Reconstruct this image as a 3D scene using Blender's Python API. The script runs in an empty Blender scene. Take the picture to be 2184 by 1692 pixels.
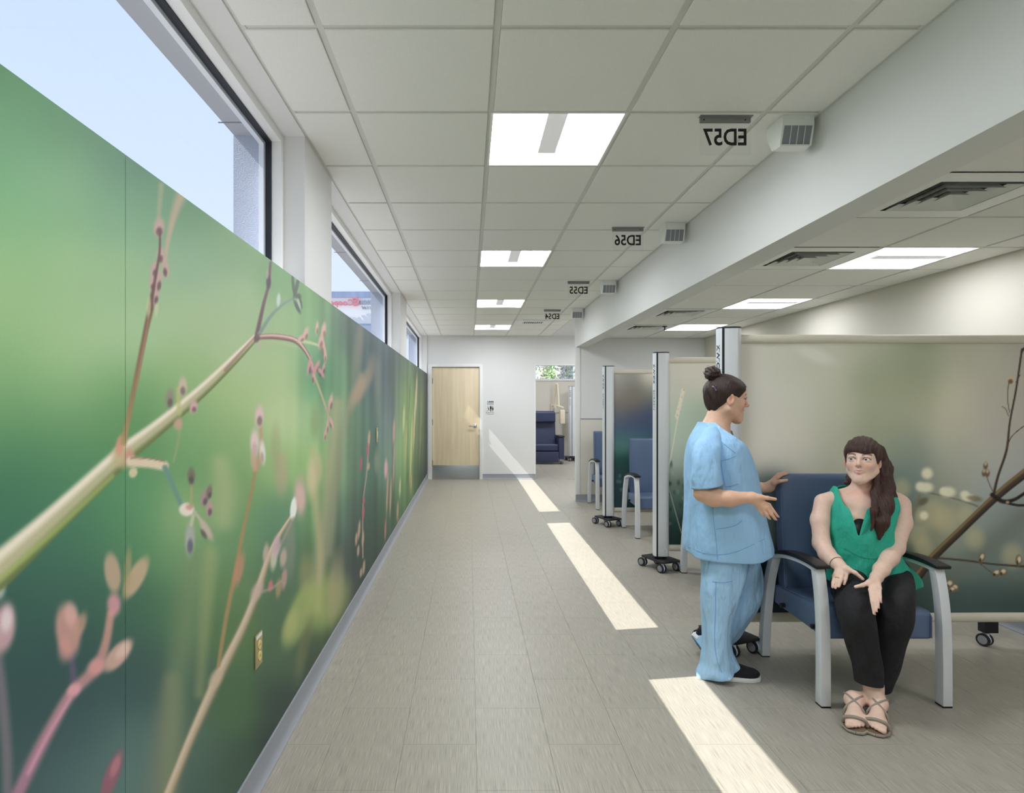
import bpy, bmesh, math, random
import numpy as np
from mathutils import Vector, Matrix
random.seed(7); np.random.seed(7)
scene = bpy.context.scene
C = scene.collection
PI = math.pi

# ------------------------------------------------------------------ camera
FPX, CX, CY, EYE = 1303.8, 999.7, 861.7, 1.427      # focal length / principal point in px of the 2184x1692 photo, eye height
cam_d = bpy.data.cameras.new('camera'); cam = bpy.data.objects.new('camera', cam_d); C.objects.link(cam)
cam.location = (0, 0, EYE); cam.rotation_euler = (PI/2, 0, 0)
cam_d.sensor_fit = 'HORIZONTAL'; cam_d.sensor_width = 36.0; cam_d.lens = 36.0*FPX/2184
cam_d.shift_x = (1092-CX)/2184; cam_d.shift_y = (CY-846)/2184; cam_d.clip_start = 0.05; cam_d.clip_end = 400
scene.camera = cam
# ------------------------------------------------------------------ world, sun, exposure
world = bpy.data.worlds.new('sky'); scene.world = world; world.use_nodes = True
_nt = world.node_tree; _bg = _nt.nodes['Background']
_tc = _nt.nodes.new('ShaderNodeTexCoord'); _sx = _nt.nodes.new('ShaderNodeSeparateXYZ'); _rp = _nt.nodes.new('ShaderNodeValToRGB')
_nt.links.new(_tc.outputs['Generated'], _sx.inputs[0]); _nt.links.new(_sx.outputs['Z'], _rp.inputs[0]); _nt.links.new(_rp.outputs[0], _bg.inputs[0])
_rp.color_ramp.elements[0].position = 0.0; _rp.color_ramp.elements[0].color = (0.80, 0.88, 1.0, 1)
_rp.color_ramp.elements[1].position = 0.9; _rp.color_ramp.elements[1].color = (0.42, 0.60, 1.0, 1)
_bg.inputs[1].default_value = 0.85
SUN_DIR = Vector((1.0, 0.155, -1.163)).normalized()
sun_d = bpy.data.lights.new('sun', 'SUN'); sun_d.energy = 6.0; sun_d.angle = 0.004; sun_d.color = (1.0, 0.96, 0.90)
sun = bpy.data.objects.new('sun', sun_d); C.objects.link(sun); sun.location = (-8, -2, 9)
sun.rotation_euler = SUN_DIR.to_track_quat('-Z', 'Y').to_euler()
scene.view_settings.view_transform = 'Standard'; scene.view_settings.look = 'None'
scene.view_settings.exposure = 0.45; scene.view_settings.gamma = 1.0; scene.view_settings.use_curve_mapping = False
LAMP = 25.0                                            # emission of the ceiling troffers' lenses
scene.cycles.use_denoising = True
scene.cycles.max_bounces = 10; scene.cycles.diffuse_bounces = 6

# ------------------------------------------------------------------ helpers
def W(x, y, d):                 # photo pixel + distance from the camera plane -> world point
    return Vector(((x-CX)*d/FPX, d, EYE-(y-CY)*d/FPX))
def lin(c):
    c = np.asarray(c, float)/255.0
    return np.where(c <= 0.04045, c/12.92, ((c+0.055)/1.055)**2.4)
def col(r, g, b): return tuple(lin((r, g, b)))+(1.0,)
MATS = {}
def mat(name, rgb=(200, 200, 200), rough=0.5, metal=0.0, noise=None, bump=None, emit=0.0, spec=None, trans=0.0, coat=0.0, vcol=False, rand=0.0, world=False):
    """procedural principled material. noise=(scale xyz, strength, detail) modulates the colour, bump=(scale xyz, strength)"""
    if name in MATS: return MATS[name]
    m = bpy.data.materials.new(name); m.use_nodes = True; nt = m.node_tree; N = nt.nodes; L = nt.links
    b = N['Principled BSDF']; b.inputs['Base Color'].default_value = col(*rgb); b.inputs['Roughness'].default_value = rough; b.inputs['Metallic'].default_value = metal
    if spec is not None: b.inputs['Specular IOR Level'].default_value = spec
    if trans: b.inputs['Transmission Weight'].default_value = trans
    if coat: b.inputs['Coat Weight'].default_value = coat
    if emit: b.inputs['Emission Color'].default_value = col(*rgb); b.inputs['Emission Strength'].default_value = emit
    cs = None
    if vcol:
        a = N.new('ShaderNodeAttribute'); a.attribute_name = 'Col'; cs = a.outputs['Color']
    def coord(scale):
        mp = N.new('ShaderNodeMapping'); mp.inputs['Scale'].default_value = scale
        t = N.new('ShaderNodeNewGeometry').outputs['Position'] if world else N.new('ShaderNodeTexCoord').outputs['Object']
        L.new(t, mp.inputs[0]); return mp.outputs[0]
    if noise or rand:
        hs = N.new('ShaderNodeHueSaturation'); hs.inputs['Color'].default_value = col(*rgb)
        if cs: L.new(cs, hs.inputs['Color'])
        val = None
        if noise:
            n = N.new('ShaderNodeTexNoise'); n.inputs['Scale'].default_value = 1.0; n.inputs['Detail'].default_value = noise[2] if len(noise) > 2 else 3.0
            L.new(coord(noise[0]), n.inputs['Vector'])
            mr = N.new('ShaderNodeMapRange'); mr.inputs[1].default_value = 0.3; mr.inputs[2].default_value = 0.7
            mr.inputs[3].default_value = 1-noise[1]; mr.inputs[4].default_value = 1+noise[1]; L.new(n.outputs[0], mr.inputs[0]); val = mr.outputs[0]
        if rand:
            oi = N.new('ShaderNodeObjectInfo'); m2 = N.new('ShaderNodeMapRange'); m2.inputs[3].default_value = 1-rand; m2.inputs[4].default_value = 1+rand
            L.new(oi.outputs['Random'], m2.inputs[0])
            if val is not None:
                mu = N.new('ShaderNodeMath'); mu.operation = 'MULTIPLY'; L.new(val, mu.inputs[0]); L.new(m2.outputs[0], mu.inputs[1]); val = mu.outputs[0]
            else: val = m2.outputs[0]
        L.new(val, hs.inputs['Value']); cs = hs.outputs[0]
    if cs: L.new(cs, b.inputs['Base Color'])
    if bump:
        n = N.new('ShaderNodeTexNoise'); n.inputs['Scale'].default_value = 1.0; n.inputs['Detail'].default_value = 3.0
        L.new(coord(bump[0]), n.inputs['Vector'])
        bp = N.new('ShaderNodeBump'); bp.inputs['Strength'].default_value = bump[1]; bp.inputs['Distance'].default_value = bump[2] if len(bump) > 2 else 0.01
        L.new(n.outputs[0], bp.inputs['Height']); L.new(bp.outputs[0], b.inputs['Normal'])
    MATS[name] = m; return m

def tag(o, label=None, cat=None, group=None, kind=None):
    if label: o['label'] = label
    if cat: o['category'] = cat
    if group: o['group'] = group
    if kind: o['kind'] = kind
    return o
def empty(name, loc=(0, 0, 0), rz=0.0):
    o = bpy.data.objects.new(name, None); C.objects.link(o); o.location = loc; o.rotation_euler = (0, 0, rz)
    o.empty_display_size = 0.1; return o
def link(name, me, m=None, parent=None, loc=None):
    o = bpy.data.objects.new(name, me); C.objects.link(o)
    if m is not None:
        for k in (m if isinstance(m, (list, tuple)) else [m]): me.materials.append(k)
    if parent is not None: o.parent = parent
    if loc is not None: o.location = loc
    return o
def copy_tree(o, parent=None):
    c = o.copy(); C.objects.link(c); c.parent = parent
    for ch in list(o.children): copy_tree(ch, c)
    return c

class MB:
    def __init__(s): s.v = []; s.f = []; s.mi = []; s.cur = 0
    def add(s, vs, fs):
        b = len(s.v); s.v += [tuple(p) for p in vs]; s.f += [tuple(i+b for i in f) for f in fs]; s.mi += [s.cur]*len(fs); return s
    def box(s, x0, x1, y0, y1, z0, z1):
        vs = [(x, y, z) for z in (z0, z1) for y in (y0, y1) for x in (x0, x1)]
        return s.add(vs, [(0, 2, 3, 1), (4, 5, 7, 6), (0, 1, 5, 4), (2, 6, 7, 3), (0, 4, 6, 2), (1, 3, 7, 5)])
    def prism(s, poly, lo, hi, axis='z'):     # poly of 2D points extruded along axis; x: (y,z), y: (x,z), z: (x,y)
        n = len(poly)
        P = {'x': lambda p, t: (t, p[0], p[1]), 'y': lambda p, t: (p[0], t, p[1]), 'z': lambda p, t: (p[0], p[1], t)}[axis]
        vs = [P(p, lo) for p in poly]+[P(p, hi) for p in poly]
        return s.add(vs, [tuple(range(n))[::-1], tuple(range(n, 2*n))]+[(i, (i+1) % n, n+(i+1) % n, n+i) for i in range(n)])
    def tube(s, path, r, n=10, caps=True):    # round tube; r number or list
        path = [Vector(p) for p in path]; m = len(path); rs = r if isinstance(r, (list, tuple)) else [r]*m
        up = None; rings = []
        for i, p in enumerate(path):
            t = (path[min(i+1, m-1)]-path[max(i-1, 0)]).normalized()
            if up is None: up = t.orthogonal().normalized()
            up = (up-t*up.dot(t)).normalized(); w = t.cross(up)
            rings.append([p+(up*math.cos(a)+w*math.sin(a))*rs[i] for a in [2*PI*k/n for k in range(n)]])
        vs = [q for R in rings for q in R]; fs = []
        for i in range(m-1):
            for k in range(n): fs.append((i*n+k, i*n+(k+1) % n, (i+1)*n+(k+1) % n, (i+1)*n+k))
        if caps: fs += [tuple(range(n))[::-1], tuple(range((m-1)*n, m*n))]
        return s.add(vs, fs)
    def sweep(s, path, hw, hh, side=(1, 0, 0)):  # rectangular bar, half width along `side`, half height across; lists allowed
        path = [Vector(p) for p in path]; m = len(path); sd = Vector(side)
        hw = hw if isinstance(hw, (list, tuple)) else [hw]*m; hh = hh if isinstance(hh, (list, tuple)) else [hh]*m
        vs = []
        for i, p in enumerate(path):
            t = (path[min(i+1, m-1)]-path[max(i-1, 0)]).normalized(); w = t.cross(sd).normalized()
            vs += [p-sd*hw[i]-w*hh[i], p+sd*hw[i]-w*hh[i], p+sd*hw[i]+w*hh[i], p-sd*hw[i]+w*hh[i]]
        fs = [(3, 2, 1, 0), tuple(range(4*m-4, 4*m))]
        for i in range(m-1):
            for k in range(4): fs.append((4*i+k, 4*i+(k+1) % 4, 4*i+4+(k+1) % 4, 4*i+4+k))
        return s.add(vs, fs)
    def lathe(s, prof, c=(0, 0, 0), axis='z', n=24):  # prof list of (r, t)
        c = Vector(c); vs = []; m = len(prof)
        for r, t in prof:
            for k in range(n):
                a = 2*PI*k/n; u, w = r*math.cos(a), r*math.sin(a)
                vs.append(c+Vector({'z': (u, w, t), 'y': (u, t, w), 'x': (t, u, w)}[axis]))
        fs = [(i*n+k, i*n+(k+1) % n, (i+1)*n+(k+1) % n, (i+1)*n+k) for i in range(m-1) for k in range(n)]
        fs += [tuple(range(n))[::-1], tuple(range((m-1)*n, m*n))]
        return s.add(vs, fs)
    def mesh(s, name, bevel=0.0, seg=2, smooth=35, fix=True):
        me = bpy.data.meshes.new(name); me.from_pydata(s.v, [], s.f); me.polygons.foreach_set('material_index', s.mi)
        bm = bmesh.new(); bm.from_mesh(me)
        if fix: bmesh.ops.recalc_face_normals(bm, faces=bm.faces)
        if bevel: bmesh.ops.bevel(bm, geom=[e for e in bm.edges if e.calc_face_angle(0) > 0.5], offset=bevel, segments=seg, affect='EDGES', profile=0.6)
        bm.to_mesh(me); bm.free()
        if smooth:
            me.polygons.foreach_set('use_smooth', [True]*len(me.polygons)); me.set_sharp_from_angle(angle=math.radians(smooth))
        me.update(); return me
    def build(s, name, m, parent=None, bevel=0.0, seg=2, smooth=35, loc=None):
        return link(name, s.mesh(name, bevel, seg, smooth), m, parent, loc)
def B(*a): return MB().box(*a)
def S(name, mb, m, parent=None, bevel=0.0, **k):            # a piece of the setting
    o = mb.build(name, m, parent, bevel, **k)
    if parent is None: o['kind'] = 'structure'
    return o
def text_mesh(txt, size, bold=0.0, mirror=True, extr=0.0006):
    cu = bpy.data.curves.new('lettering', 'FONT'); cu.body = txt; cu.size = size; cu.extrude = extr; cu.offset = bold; cu.align_x = 'CENTER'; cu.align_y = 'CENTER'; cu.resolution_u = 3
    o = bpy.data.objects.new('lettering', cu); C.objects.link(o)
    dg = bpy.context.evaluated_depsgraph_get(); me = bpy.data.meshes.new_from_object(o.evaluated_get(dg))
    bpy.data.objects.remove(o); bpy.data.curves.remove(cu)
    if mirror:
        me.transform(Matrix.Diagonal((-1, 1, 1, 1))); me.flip_normals()
    me.materials.clear(); return me
def ellipse(cx, cy, rx, ry, n=20, a0=0, a1=2*PI, e=2.0):
    out = []
    for k in range(n):
        a = a0+(a1-a0)*k/n; c, q = math.cos(a), math.sin(a)
        out.append((cx+rx*math.copysign(abs(c)**(2/e), c), cy+ry*math.copysign(abs(q)**(2/e), q)))
    return out
def spline(pts, n):             # Catmull-Rom through rows of numbers
    P = np.array(pts, float); m = len(P); out = []
    for t in np.linspace(0, m-1, n):
        i = min(int(t), m-2); u = t-i
        p0, p1, p2, p3 = P[max(i-1, 0)], P[i], P[i+1], P[min(i+2, m-1)]
        out.append(0.5*((2*p1)+(-p0+p2)*u+(2*p0-5*p1+4*p2-p3)*u*u+(-p0+3*p1-3*p2+p3)*u**3))
    return np.array(out)

# ------------------------------------------------------------------ materials
M_WALL = mat('wall_paint', (223, 223, 222), 0.75, bump=((220, 220, 220), 0.03))
M_WARM = mat('wall_panel_paint', (214, 209, 198), 0.7)
M_CEIL = mat('acoustic_tile', (236, 235, 231), 0.9, noise=((260, 260, 260), 0.035, 4), bump=((300, 300, 300), 0.12))
M_GRID = mat('ceiling_grid_paint', (214, 213, 209), 0.55)
M_DARK = mat('dark_gap', (38, 38, 40), 0.8)
M_FLOOR = mat('vinyl_floor', (167, 161, 149), 0.38, noise=((420, 9, 9), 0.26, 4), rand=0.018, spec=0.35, world=True)
M_BASE = mat('grey_rubber_base', (150, 153, 160), 0.5)
M_TRIM = mat('white_trim', (232, 232, 230), 0.5)
M_FRAME = mat('window_frame_white', (238, 238, 238), 0.45)
M_GASKET = mat('dark_gasket', (28, 32, 44), 0.5)
M_ALU = mat('brushed_aluminium', (232, 235, 240), 0.36, metal=0.3, noise=((400, 400, 6), 0.03, 2))
M_CHROME = mat('satin_steel', (190, 192, 196), 0.28, metal=0.95)
M_KICK = mat('kick_plate_steel', (176, 182, 186), 0.34, metal=0.85, noise=((6, 400, 600), 0.05, 2))
M_BLACK = mat('black_plastic', (26, 25, 30), 0.4)
M_CREAM = mat('cream_fabric', (226, 219, 202), 0.8)
M_VINYL = mat('blue_vinyl', (96, 114, 146), 0.42, bump=((500, 500, 500), 0.02))
M_NAVY = mat('navy_vinyl', (52, 58, 88), 0.4)
M_SILVER = mat('silver_frame', (226, 228, 232), 0.4, metal=0.15)
M_STUCCO = mat('stucco', (176, 184, 200), 0.9, bump=((160, 160, 160), 0.35))
M_SOFFIT = mat('soffit_panel', (176, 178, 184), 0.7)
M_LENS = mat('lamp_lens', (247, 250, 255), 0.5, emit=LAMP)
M_LENSB = mat('bay_lamp_lens', (247, 250, 255), 0.5, emit=LAMP*0.42)
M_INK = mat('black_ink', (16, 16, 16), 0.6)
M_GREYINK = mat('grey_ink', (120, 124, 134), 0.6)
M_WHITE = mat('white_plastic', (232, 233, 230), 0.45)
M_GRILLE = mat('grey_louvre', (138, 141, 148), 0.4, metal=0.4)
def glass_mat(name, tint, glossy):
    m = bpy.data.materials.new(name); m.use_nodes = True; nt = m.node_tree; N = nt.nodes; L = nt.links; N.remove(N['Principled BSDF'])
    t = N.new('ShaderNodeBsdfTransparent'); t.inputs[0].default_value = tint; g = N.new('ShaderNodeBsdfGlossy'); g.inputs['Roughness'].default_value = 0.02
    fr = N.new('ShaderNodeFresnel'); fr.inputs[0].default_value = 1.45; mu = N.new('ShaderNodeMath'); mu.operation = 'MULTIPLY'; mu.inputs[1].default_value = glossy
    mx = N.new('ShaderNodeMixShader'); L.new(fr.outputs[0], mu.inputs[0]); L.new(mu.outputs[0], mx.inputs[0]); L.new(t.outputs[0], mx.inputs[1]); L.new(g.outputs[0], mx.inputs[2])
    L.new(mx.outputs[0], N['Material Output'].inputs[0]); return m
M_GLASS = glass_mat('window_glass', (0.98, 0.99, 1.0, 1), 0.08)
M_ACRYL = glass_mat('clear_acrylic', (0.985, 0.985, 0.985, 1), 0.2)
# ================================================================== the room
XL, XR, XB0, XB1 = -0.789, 3.45, 1.57, 1.73           # left wall, right wall, beam faces
ZC, ZB, ZBEAM = 2.718, 2.39, 2.258                    # corridor ceiling, bay ceiling, underside of the beam
YE, YP, YR, YBACK = 11.576, 8.92, 15.7, -4.0          # end wall, bay partition, far room's rear wall, wall behind the camera
SILL = 2.0
T = 0.6096
WINS = [(-0.74, 2.942), (3.516, 7.08), (7.74, 11.52)]
XOUT, XGL = -1.127, -0.95

# ---- floor: slab with vinyl tiles 12 x 24 inches laid in staggered rows
floor = S('floor', B(XL-0.3, XR+0.1, YBACK, YE+0.1, -0.1, -0.0032), M_FLOOR)
def tile_mesh(w, l, h, name, bev):
    return B(-w/2, w/2, -l/2, l/2, -h, 0).mesh(name, bevel=bev, seg=1, smooth=0)
TW = 0.3048
_tm = {}
def clipped_tile(name, x0, x1, y0, y1, z, h, parent, m, gap, bev):
    key = (name, round(x1-x0, 3), round(y1-y0, 3))
    if key not in _tm:
        _tm[key] = tile_mesh(x1-x0-gap, y1-y0-gap, h, name, bev); _tm[key].materials.append(m)
    return link(name, _tm[key], None, parent, ((x0+x1)/2, (y0+y1)/2, z))
n_t = 0
for i in range(-3, 12):
    x0, x1 = max(0.031+i*TW, XL), min(0.031+(i+1)*TW, XR)
    if x1-x0 < 0.03: continue
    y = (2.56 if i % 2 else 2.865)-2*T
    while y < YE-0.02:
        yb = min(y+T, YE if x0 < XB0-0.01 else YP)
        vis = abs(x0) < 1.0*yb*1184/FPX+0.7                   # nearer tiles lie outside the picture
        if yb-y > 0.03 and vis:
            clipped_tile('tile', x0, x1, y, yb, 0.0, 0.0032, floor, M_FLOOR, 0.0009, 0.0004); n_t += 1
        y += T
# ---- ceiling: two suspended grids with lay-in tiles
M_SLAB = mat('ceiling_slab', (190, 190, 188), 0.9)
ceil = S('ceiling', B(XL-0.02, XB0, YBACK, YE, ZC+0.03, ZC+0.12), M_SLAB)
tag(ceil, 'white suspended ceiling of square acoustic tiles over the corridor')
ceil_b = S('ceiling', B(XB1, XR, YBACK, YP, ZB+0.03, ZB+0.12), M_SLAB)
tag(ceil_b, 'lower suspended tile ceiling over the treatment bays')
def grid(parent, xs, ys, z, skip):
    for a in range(len(xs)-1):
        for b in range(len(ys)-1):
            if (a, b) in skip: continue
            clipped_tile('ceiling_tile', xs[a], xs[a+1], ys[b], ys[b+1], z+0.018, 0.018, parent, M_CEIL, 0.026, 0.002)
    for x in xs[1:-1]: B(x-0.012, x+0.012, ys[0], ys[-1], z+0.007, z+0.03).build('grid_bar', M_GRID, parent)
    for y in ys[1:-1]:
        for a in range(len(xs)-1): B(xs[a]+0.0125, xs[a+1]-0.0125, y-0.012, y+0.012, z+0.0075, z+0.03).build('grid_bar', M_GRID, parent)
    for x in (xs[0], xs[-1]):
        s = 1 if x == xs[0] else -1
        B(min(x, x+s*0.022), max(x, x+s*0.022), ys[0], ys[-1], z+0.004, z+0.03).build('wall_angle', M_GRID, parent)
CXS = [XL, -0.5118, 0.0978, 0.7074, 1.317, XB0]
CYS = [2.0988+T*k for k in range(-3, 16)]+[YE]
row = lambda k: k+3
C_LIGHTS = [row(-3)]+[row(1), row(5), row(9), row(13)]
C_VENT = row(12)
grid(ceil, CXS, CYS, ZC, {(2, r) for r in C_LIGHTS} | {(3, C_VENT)})
BXS = [XB1, 1.945, 2.555, 3.165, XR]
BYS = [3.1546+T*k for k in range(-4, 10)]+[YP]
brow = lambda k: k+4
B_LIGHTS = [brow(-3), brow(1), brow(4), brow(7)]
B_VENTS = [brow(-1), brow(1), brow(5), brow(7)]
grid(ceil_b, BXS, BYS, ZB, {(2, r) for r in B_LIGHTS} | {(1, r) for r in B_VENTS})
# ---- beam between corridor and bays
S('trim_1', B(XB0, XB1, YBACK, YP+0.14, ZBEAM, ZC+0.12), M_WALL, bevel=0.004)['label'] = 'long painted drop beam between corridor and bays'
# ---- walls
S('wall_right', B(XR, XR+0.12, YBACK, YP+0.14, -0.1, ZC+0.1), M_WARM)
S('wall_back', B(XL-0.35, XR+0.12, YBACK-0.12, YBACK, -0.1, ZC+0.12), M_WALL)
we = MB()
we.box(XL-0.35, -0.775, YE, YE+0.14, -0.1, ZC+0.1); we.box(-0.775, 0.262, YE, YE+0.14, 2.168, ZC+0.1)
we.box(0.262, 1.264, YE, YE+0.14, -0.1, ZC+0.1); we.box(1.264, 2.6, YE, YE+0.14, 2.17, ZC+0.1); we.box(2.6, 3.6, YE, YE+0.14, -0.1, ZC+0.1)
S('wall_end', we, M_WALL)
S('wall_partition', B(XB0+0.003, XR, YP, YP+0.14, -0.1, ZC+0.1), M_WALL)
S('wall_passage', B(XR, XR+0.12, YP+0.14, YE, -0.1, ZC+0.1), M_WALL)
S('ceiling_passage', B(XB0, XR, YP+0.14, YE, ZC, ZC+0.1), M_WALL)
# wainscot panel and corner guard of the bay partition
S('trim_2', B(XB0+0.06, XR, YP-0.008, YP, 0.105, 1.203), M_WARM, bevel=0.002)['label'] = 'beige wainscot panel on the bay partition'
S('trim_3', B(XB0-0.006, XB0+0.055, YP-0.012, YP+0.0, 0.105, 2.25), M_TRIM, bevel=0.003)['label'] = 'white corner guard at the partition end'
S('trim_4', B(XB0+0.06, XR, YP-0.012, YP, 1.203, 1.215), M_BASE)['label'] = 'thin rail above the wainscot'
# left wall: sill wall, piers, head
wl = MB(); wl.box(XL-0.33, XL-0.006, YBACK, YE, -0.1, SILL-0.001)
for y0, y1 in ((YBACK, WINS[0][0]), (WINS[0][1], WINS[1][0]), (WINS[1][1], WINS[2][0]), (WINS[2][1], YE)):
    wl.box(XOUT+0.001, XL, y0, y1, SILL-0.001, ZC+0.12)
wl.box(XL-0.16, XL+0.001, YBACK, YE, ZC-0.004, ZC+0.12)
wall_left = S('wall_left', wl, M_WALL)
S('trim_5', B(XOUT, XL-0.16, YBACK, YE, ZC-0.001, ZC+0.2), M_SOFFIT)['label'] = 'grey exterior soffit above the windows'
# soffit joints and stucco fins seen through the glass
for n, y in enumerate([0.4, 1.6, 2.8, 4.0, 5.2, 6.4, 7.6, 8.8, 10.0]):
    B(XOUT-0.02, XL-0.2, y-0.004, y+0.004, ZC-0.003, ZC).build('soffit_joint', M_GREYINK, bpy.data.objects['trim_5'])
fin = []
for n, (y0, y1) in enumerate(((WINS[0][1], WINS[1][0]), (WINS[1][1], WINS[2][0]), (WINS[2][1], YE+0.14))):
    S('trim_%d' % (6+n), B(XOUT-0.004, XGL-0.012, y0-0.004, y1+0.004, SILL-1.2, ZC-0.001), M_STUCCO)['label'] = 'rough stucco exterior pier, %s from the camera' % ('first', 'second', 'third')[n]
# windows: frame, gasket, pane
for n, (y0, y1) in enumerate(WINS):
    w = MB(); x0, x1 = -0.936, -0.89; t = 0.042
    w.box(x0, x1, y0, y0+t, SILL, ZC-0.004); w.box(x0, x1, y1-t, y1, SILL, ZC-0.004)
    w.box(x0, x1, y0+t, y1-t, SILL, SILL+0.02); w.box(x0, x1, y0+t, y1-t, ZC-0.004-t, ZC-0.004)
    o = S('window_%d' % (n+1), w, M_FRAME, bevel=0.003)
    o['label'] = ['clerestory window nearest the camera', 'middle clerestory window between the two piers', 'farthest clerestory window beside the end wall'][n]
    g = MB(); x0, x1 = -0.962, -0.936; t = 0.05
    g.box(x0, x1, y0, y0+t, SILL, ZC-0.004); g.box(x0, x1, y1-t, y1, SILL, ZC-0.004); g.box(x0, x1, y0+t, y1-t, SILL, SILL+0.012); g.box(x0, x1, y0+t, y1-t, ZC-0.004-t, ZC-0.004)
    g.build('gasket', M_GASKET, o)
    e = MB(); x0, x1 = -0.985, -0.962
    e.box(x0, x1, y1-0.075, y1, SILL, ZC-0.004); e.box(x0, x1, y0, y1-0.075, ZC-0.07, ZC-0.004); e.build('outer_frame', M_ALU, o)
    B(XGL-0.003, XGL+0.003, y0+0.04, y1-0.04, SILL+0.008, ZC-0.04).build('pane', M_GLASS, o)
# cove base, left and elsewhere
def cove(name, x, s, y0, y1, m=M_BASE):
    p = [(x, 0.0), (x+s*0.026, 0.0), (x+s*0.026, 0.004), (x+s*0.014, 0.012), (x+s*0.006, 0.03), (x+s*0.006, 0.098), (x+s*0.003, 0.102), (x, 0.102)]
    return S(name, MB().prism(p, y0, y1, 'y'), m)
cove('baseboard_left', XL, 1, YBACK, YE)
def basey(name, x0, x1, y):
    p = [(y, 0.0), (y-0.022, 0.0), (y-0.022, 0.004), (y-0.012, 0.012), (y-0.006, 0.03), (y-0.006, 0.098), (y-0.003, 0.102), (y, 0.102)]
    return S(name, MB().prism(p, x0, x1, 'x'), M_BASE)
basey('baseboard_end', 0.262, 1.264, YE)
basey('baseboard_corner', XL, -0.775, YE)
basey('baseboard_partition', XB0-0.008, XR, YP)
cove('baseboard_right', XR, -1, YBACK, YP)
# ---- door in the end wall
door = S('door_1', B(-0.69, 0.198, YE+0.03, YE+0.075, 0.012, 2.12), mat('maple_veneer', (228, 210, 178), 0.45, noise=((22, 22, 1.6), 0.07, 5)), bevel=0.003)
door['label'] = 'pale maple door with steel kick plate at the corridor end'
M_GROOVE = mat('veneer_joint', (212, 188, 150), 0.5)
for k in range(1, 5):
    x = -0.69+0.888*k/5; B(x-0.0015, x+0.0015, YE+0.0292, YE+0.031, 0.26, 2.11).build('veneer_joint', M_GROOVE, door)
B(-0.684, 0.192, YE+0.026, YE+0.0305, 0.02, 0.262).build('kick_plate', M_KICK, door, bevel=0.001)
fr = MB()
for x0, x1 in ((-0.775, -0.695), (0.203, 0.262)): fr.box(x0, x1, YE-0.02, YE+0.12, 0, 2.168)
fr.box(-0.695, 0.203, YE-0.02, YE+0.12, 2.126, 2.185); fr.box(-0.775, -0.695, YE-0.02, YE+0.12, 2.168, 2.185); fr.box(0.203, 0.262, YE-0.02, YE+0.12, 2.168, 2.185)
fr.build('frame', M_TRIM, door, bevel=0.002)
B(-0.695, 0.203, YE+0.09, YE+0.1, 0, 2.13).build('door_stop', M_DARK, door)
for z in (0.30, 1.08, 1.86): MB().lathe([(0.009, -0.055), (0.009, 0.055)], (-0.694, YE+0.016, z), 'z', 10).build('hinge', M_GASKET, door)
hd = MB(); hd.lathe([(0.036, 0), (0.036, -0.012), (0.03, -0.016)], (0.125, YE+0.03, 1.01), 'y', 24); hd.lathe([(0.012, 0), (0.012, -0.05)], (0.125, YE+0.016, 1.01), 'y', 12)
hd.tube([(0.135, YE-0.034, 1.01), (0.09, YE-0.036, 1.012), (0.03, YE-0.034, 1.008), (0.005, YE-0.03, 1.006)], [0.012, 0.011, 0.01, 0.009], 10)
hd.build('lever_handle', M_CHROME, door)
# opening trim to the far room
op = MB(); op.box(1.245, 1.268, YE-0.004, YE+0.144, 0.0, 2.175); op.box(1.268, 2.6, YE-0.004, YE+0.144, 2.155, 2.175)
S('trim_9', op, M_TRIM)['label'] = 'plain white casing of the opening to the far room'
# ---- far room
floor2 = S('floor_far', B(0.4, 4.4, YE+0.1, YR+0.1, -0.1, -0.0032), M_FLOOR)
for i in range(12):
    for j in range(7):
        y0 = YE+j*T-(0.3 if i % 2 else 0); x0 = 1.0+i*TW
        clipped_tile('tile', x0, x0+TW, max(y0, YE), min(y0+T, YR), 0.0, 0.0032, floor2, M_FLOOR, 0.0009, 0.0004)
wf = MB(); wf.box(0.3, 4.5, YR, YR+0.14, -0.1, 2.06); wf.box(0.3, 4.5, YR, YR+0.14, 2.72, 2.9); wf.box(0.3, 1.0, YR, YR+0.14, 2.06, 2.72); wf.box(3.6, 4.5, YR, YR+0.14, 2.06, 2.72)
S('wall_far', wf, M_WARM)
S('wall_far_left', B(0.28, 0.4, YE+0.14, YR, -0.1, 2.8), M_WALL); S('wall_far_right', B(4.4, 4.52, YE+0.14, YR, -0.1, 2.8), M_WALL)
S('ceiling_far', B(0.3, 4.5, YE+0.14, YR+0.14, 2.76, 2.86), M_CEIL)
S('trim_10', B(0.4, 4.4, YR-0.03, YR, 2.02, 2.07), M_TRIM)['label'] = 'white window ledge in the far room'
S('trim_11', B(0.4, 4.4, YR-0.012, YR, 1.195, 1.21), M_BASE)['label'] = 'thin chair rail on the far room wall'
basey('baseboard_far', 0.4, 4.4, YR)
w4 = S('window_4', MB().box(1.0, 3.6, YR+0.05, YR+0.09, 2.06, 2.075).box(1.0, 3.6, YR+0.05, YR+0.09, 2.7, 2.72).box(1.0, 1.02, YR+0.05, YR+0.09, 2.075, 2.7).box(3.58, 3.6, YR+0.05, YR+0.09, 2.075, 2.7), M_FRAME)
w4['label'] = 'high window of the far room with trees behind'
B(1.02, 3.58, YR+0.066, YR+0.072, 2.075, 2.7).build('pane', M_GLASS, w4)
# ground outside
S('ground', B(-120, 120, -60, 160, -0.5, -0.25), mat('asphalt_paving', (118, 116, 114), 0.9, noise=((0.4, 0.4, 0.4), 0.1)))

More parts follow.
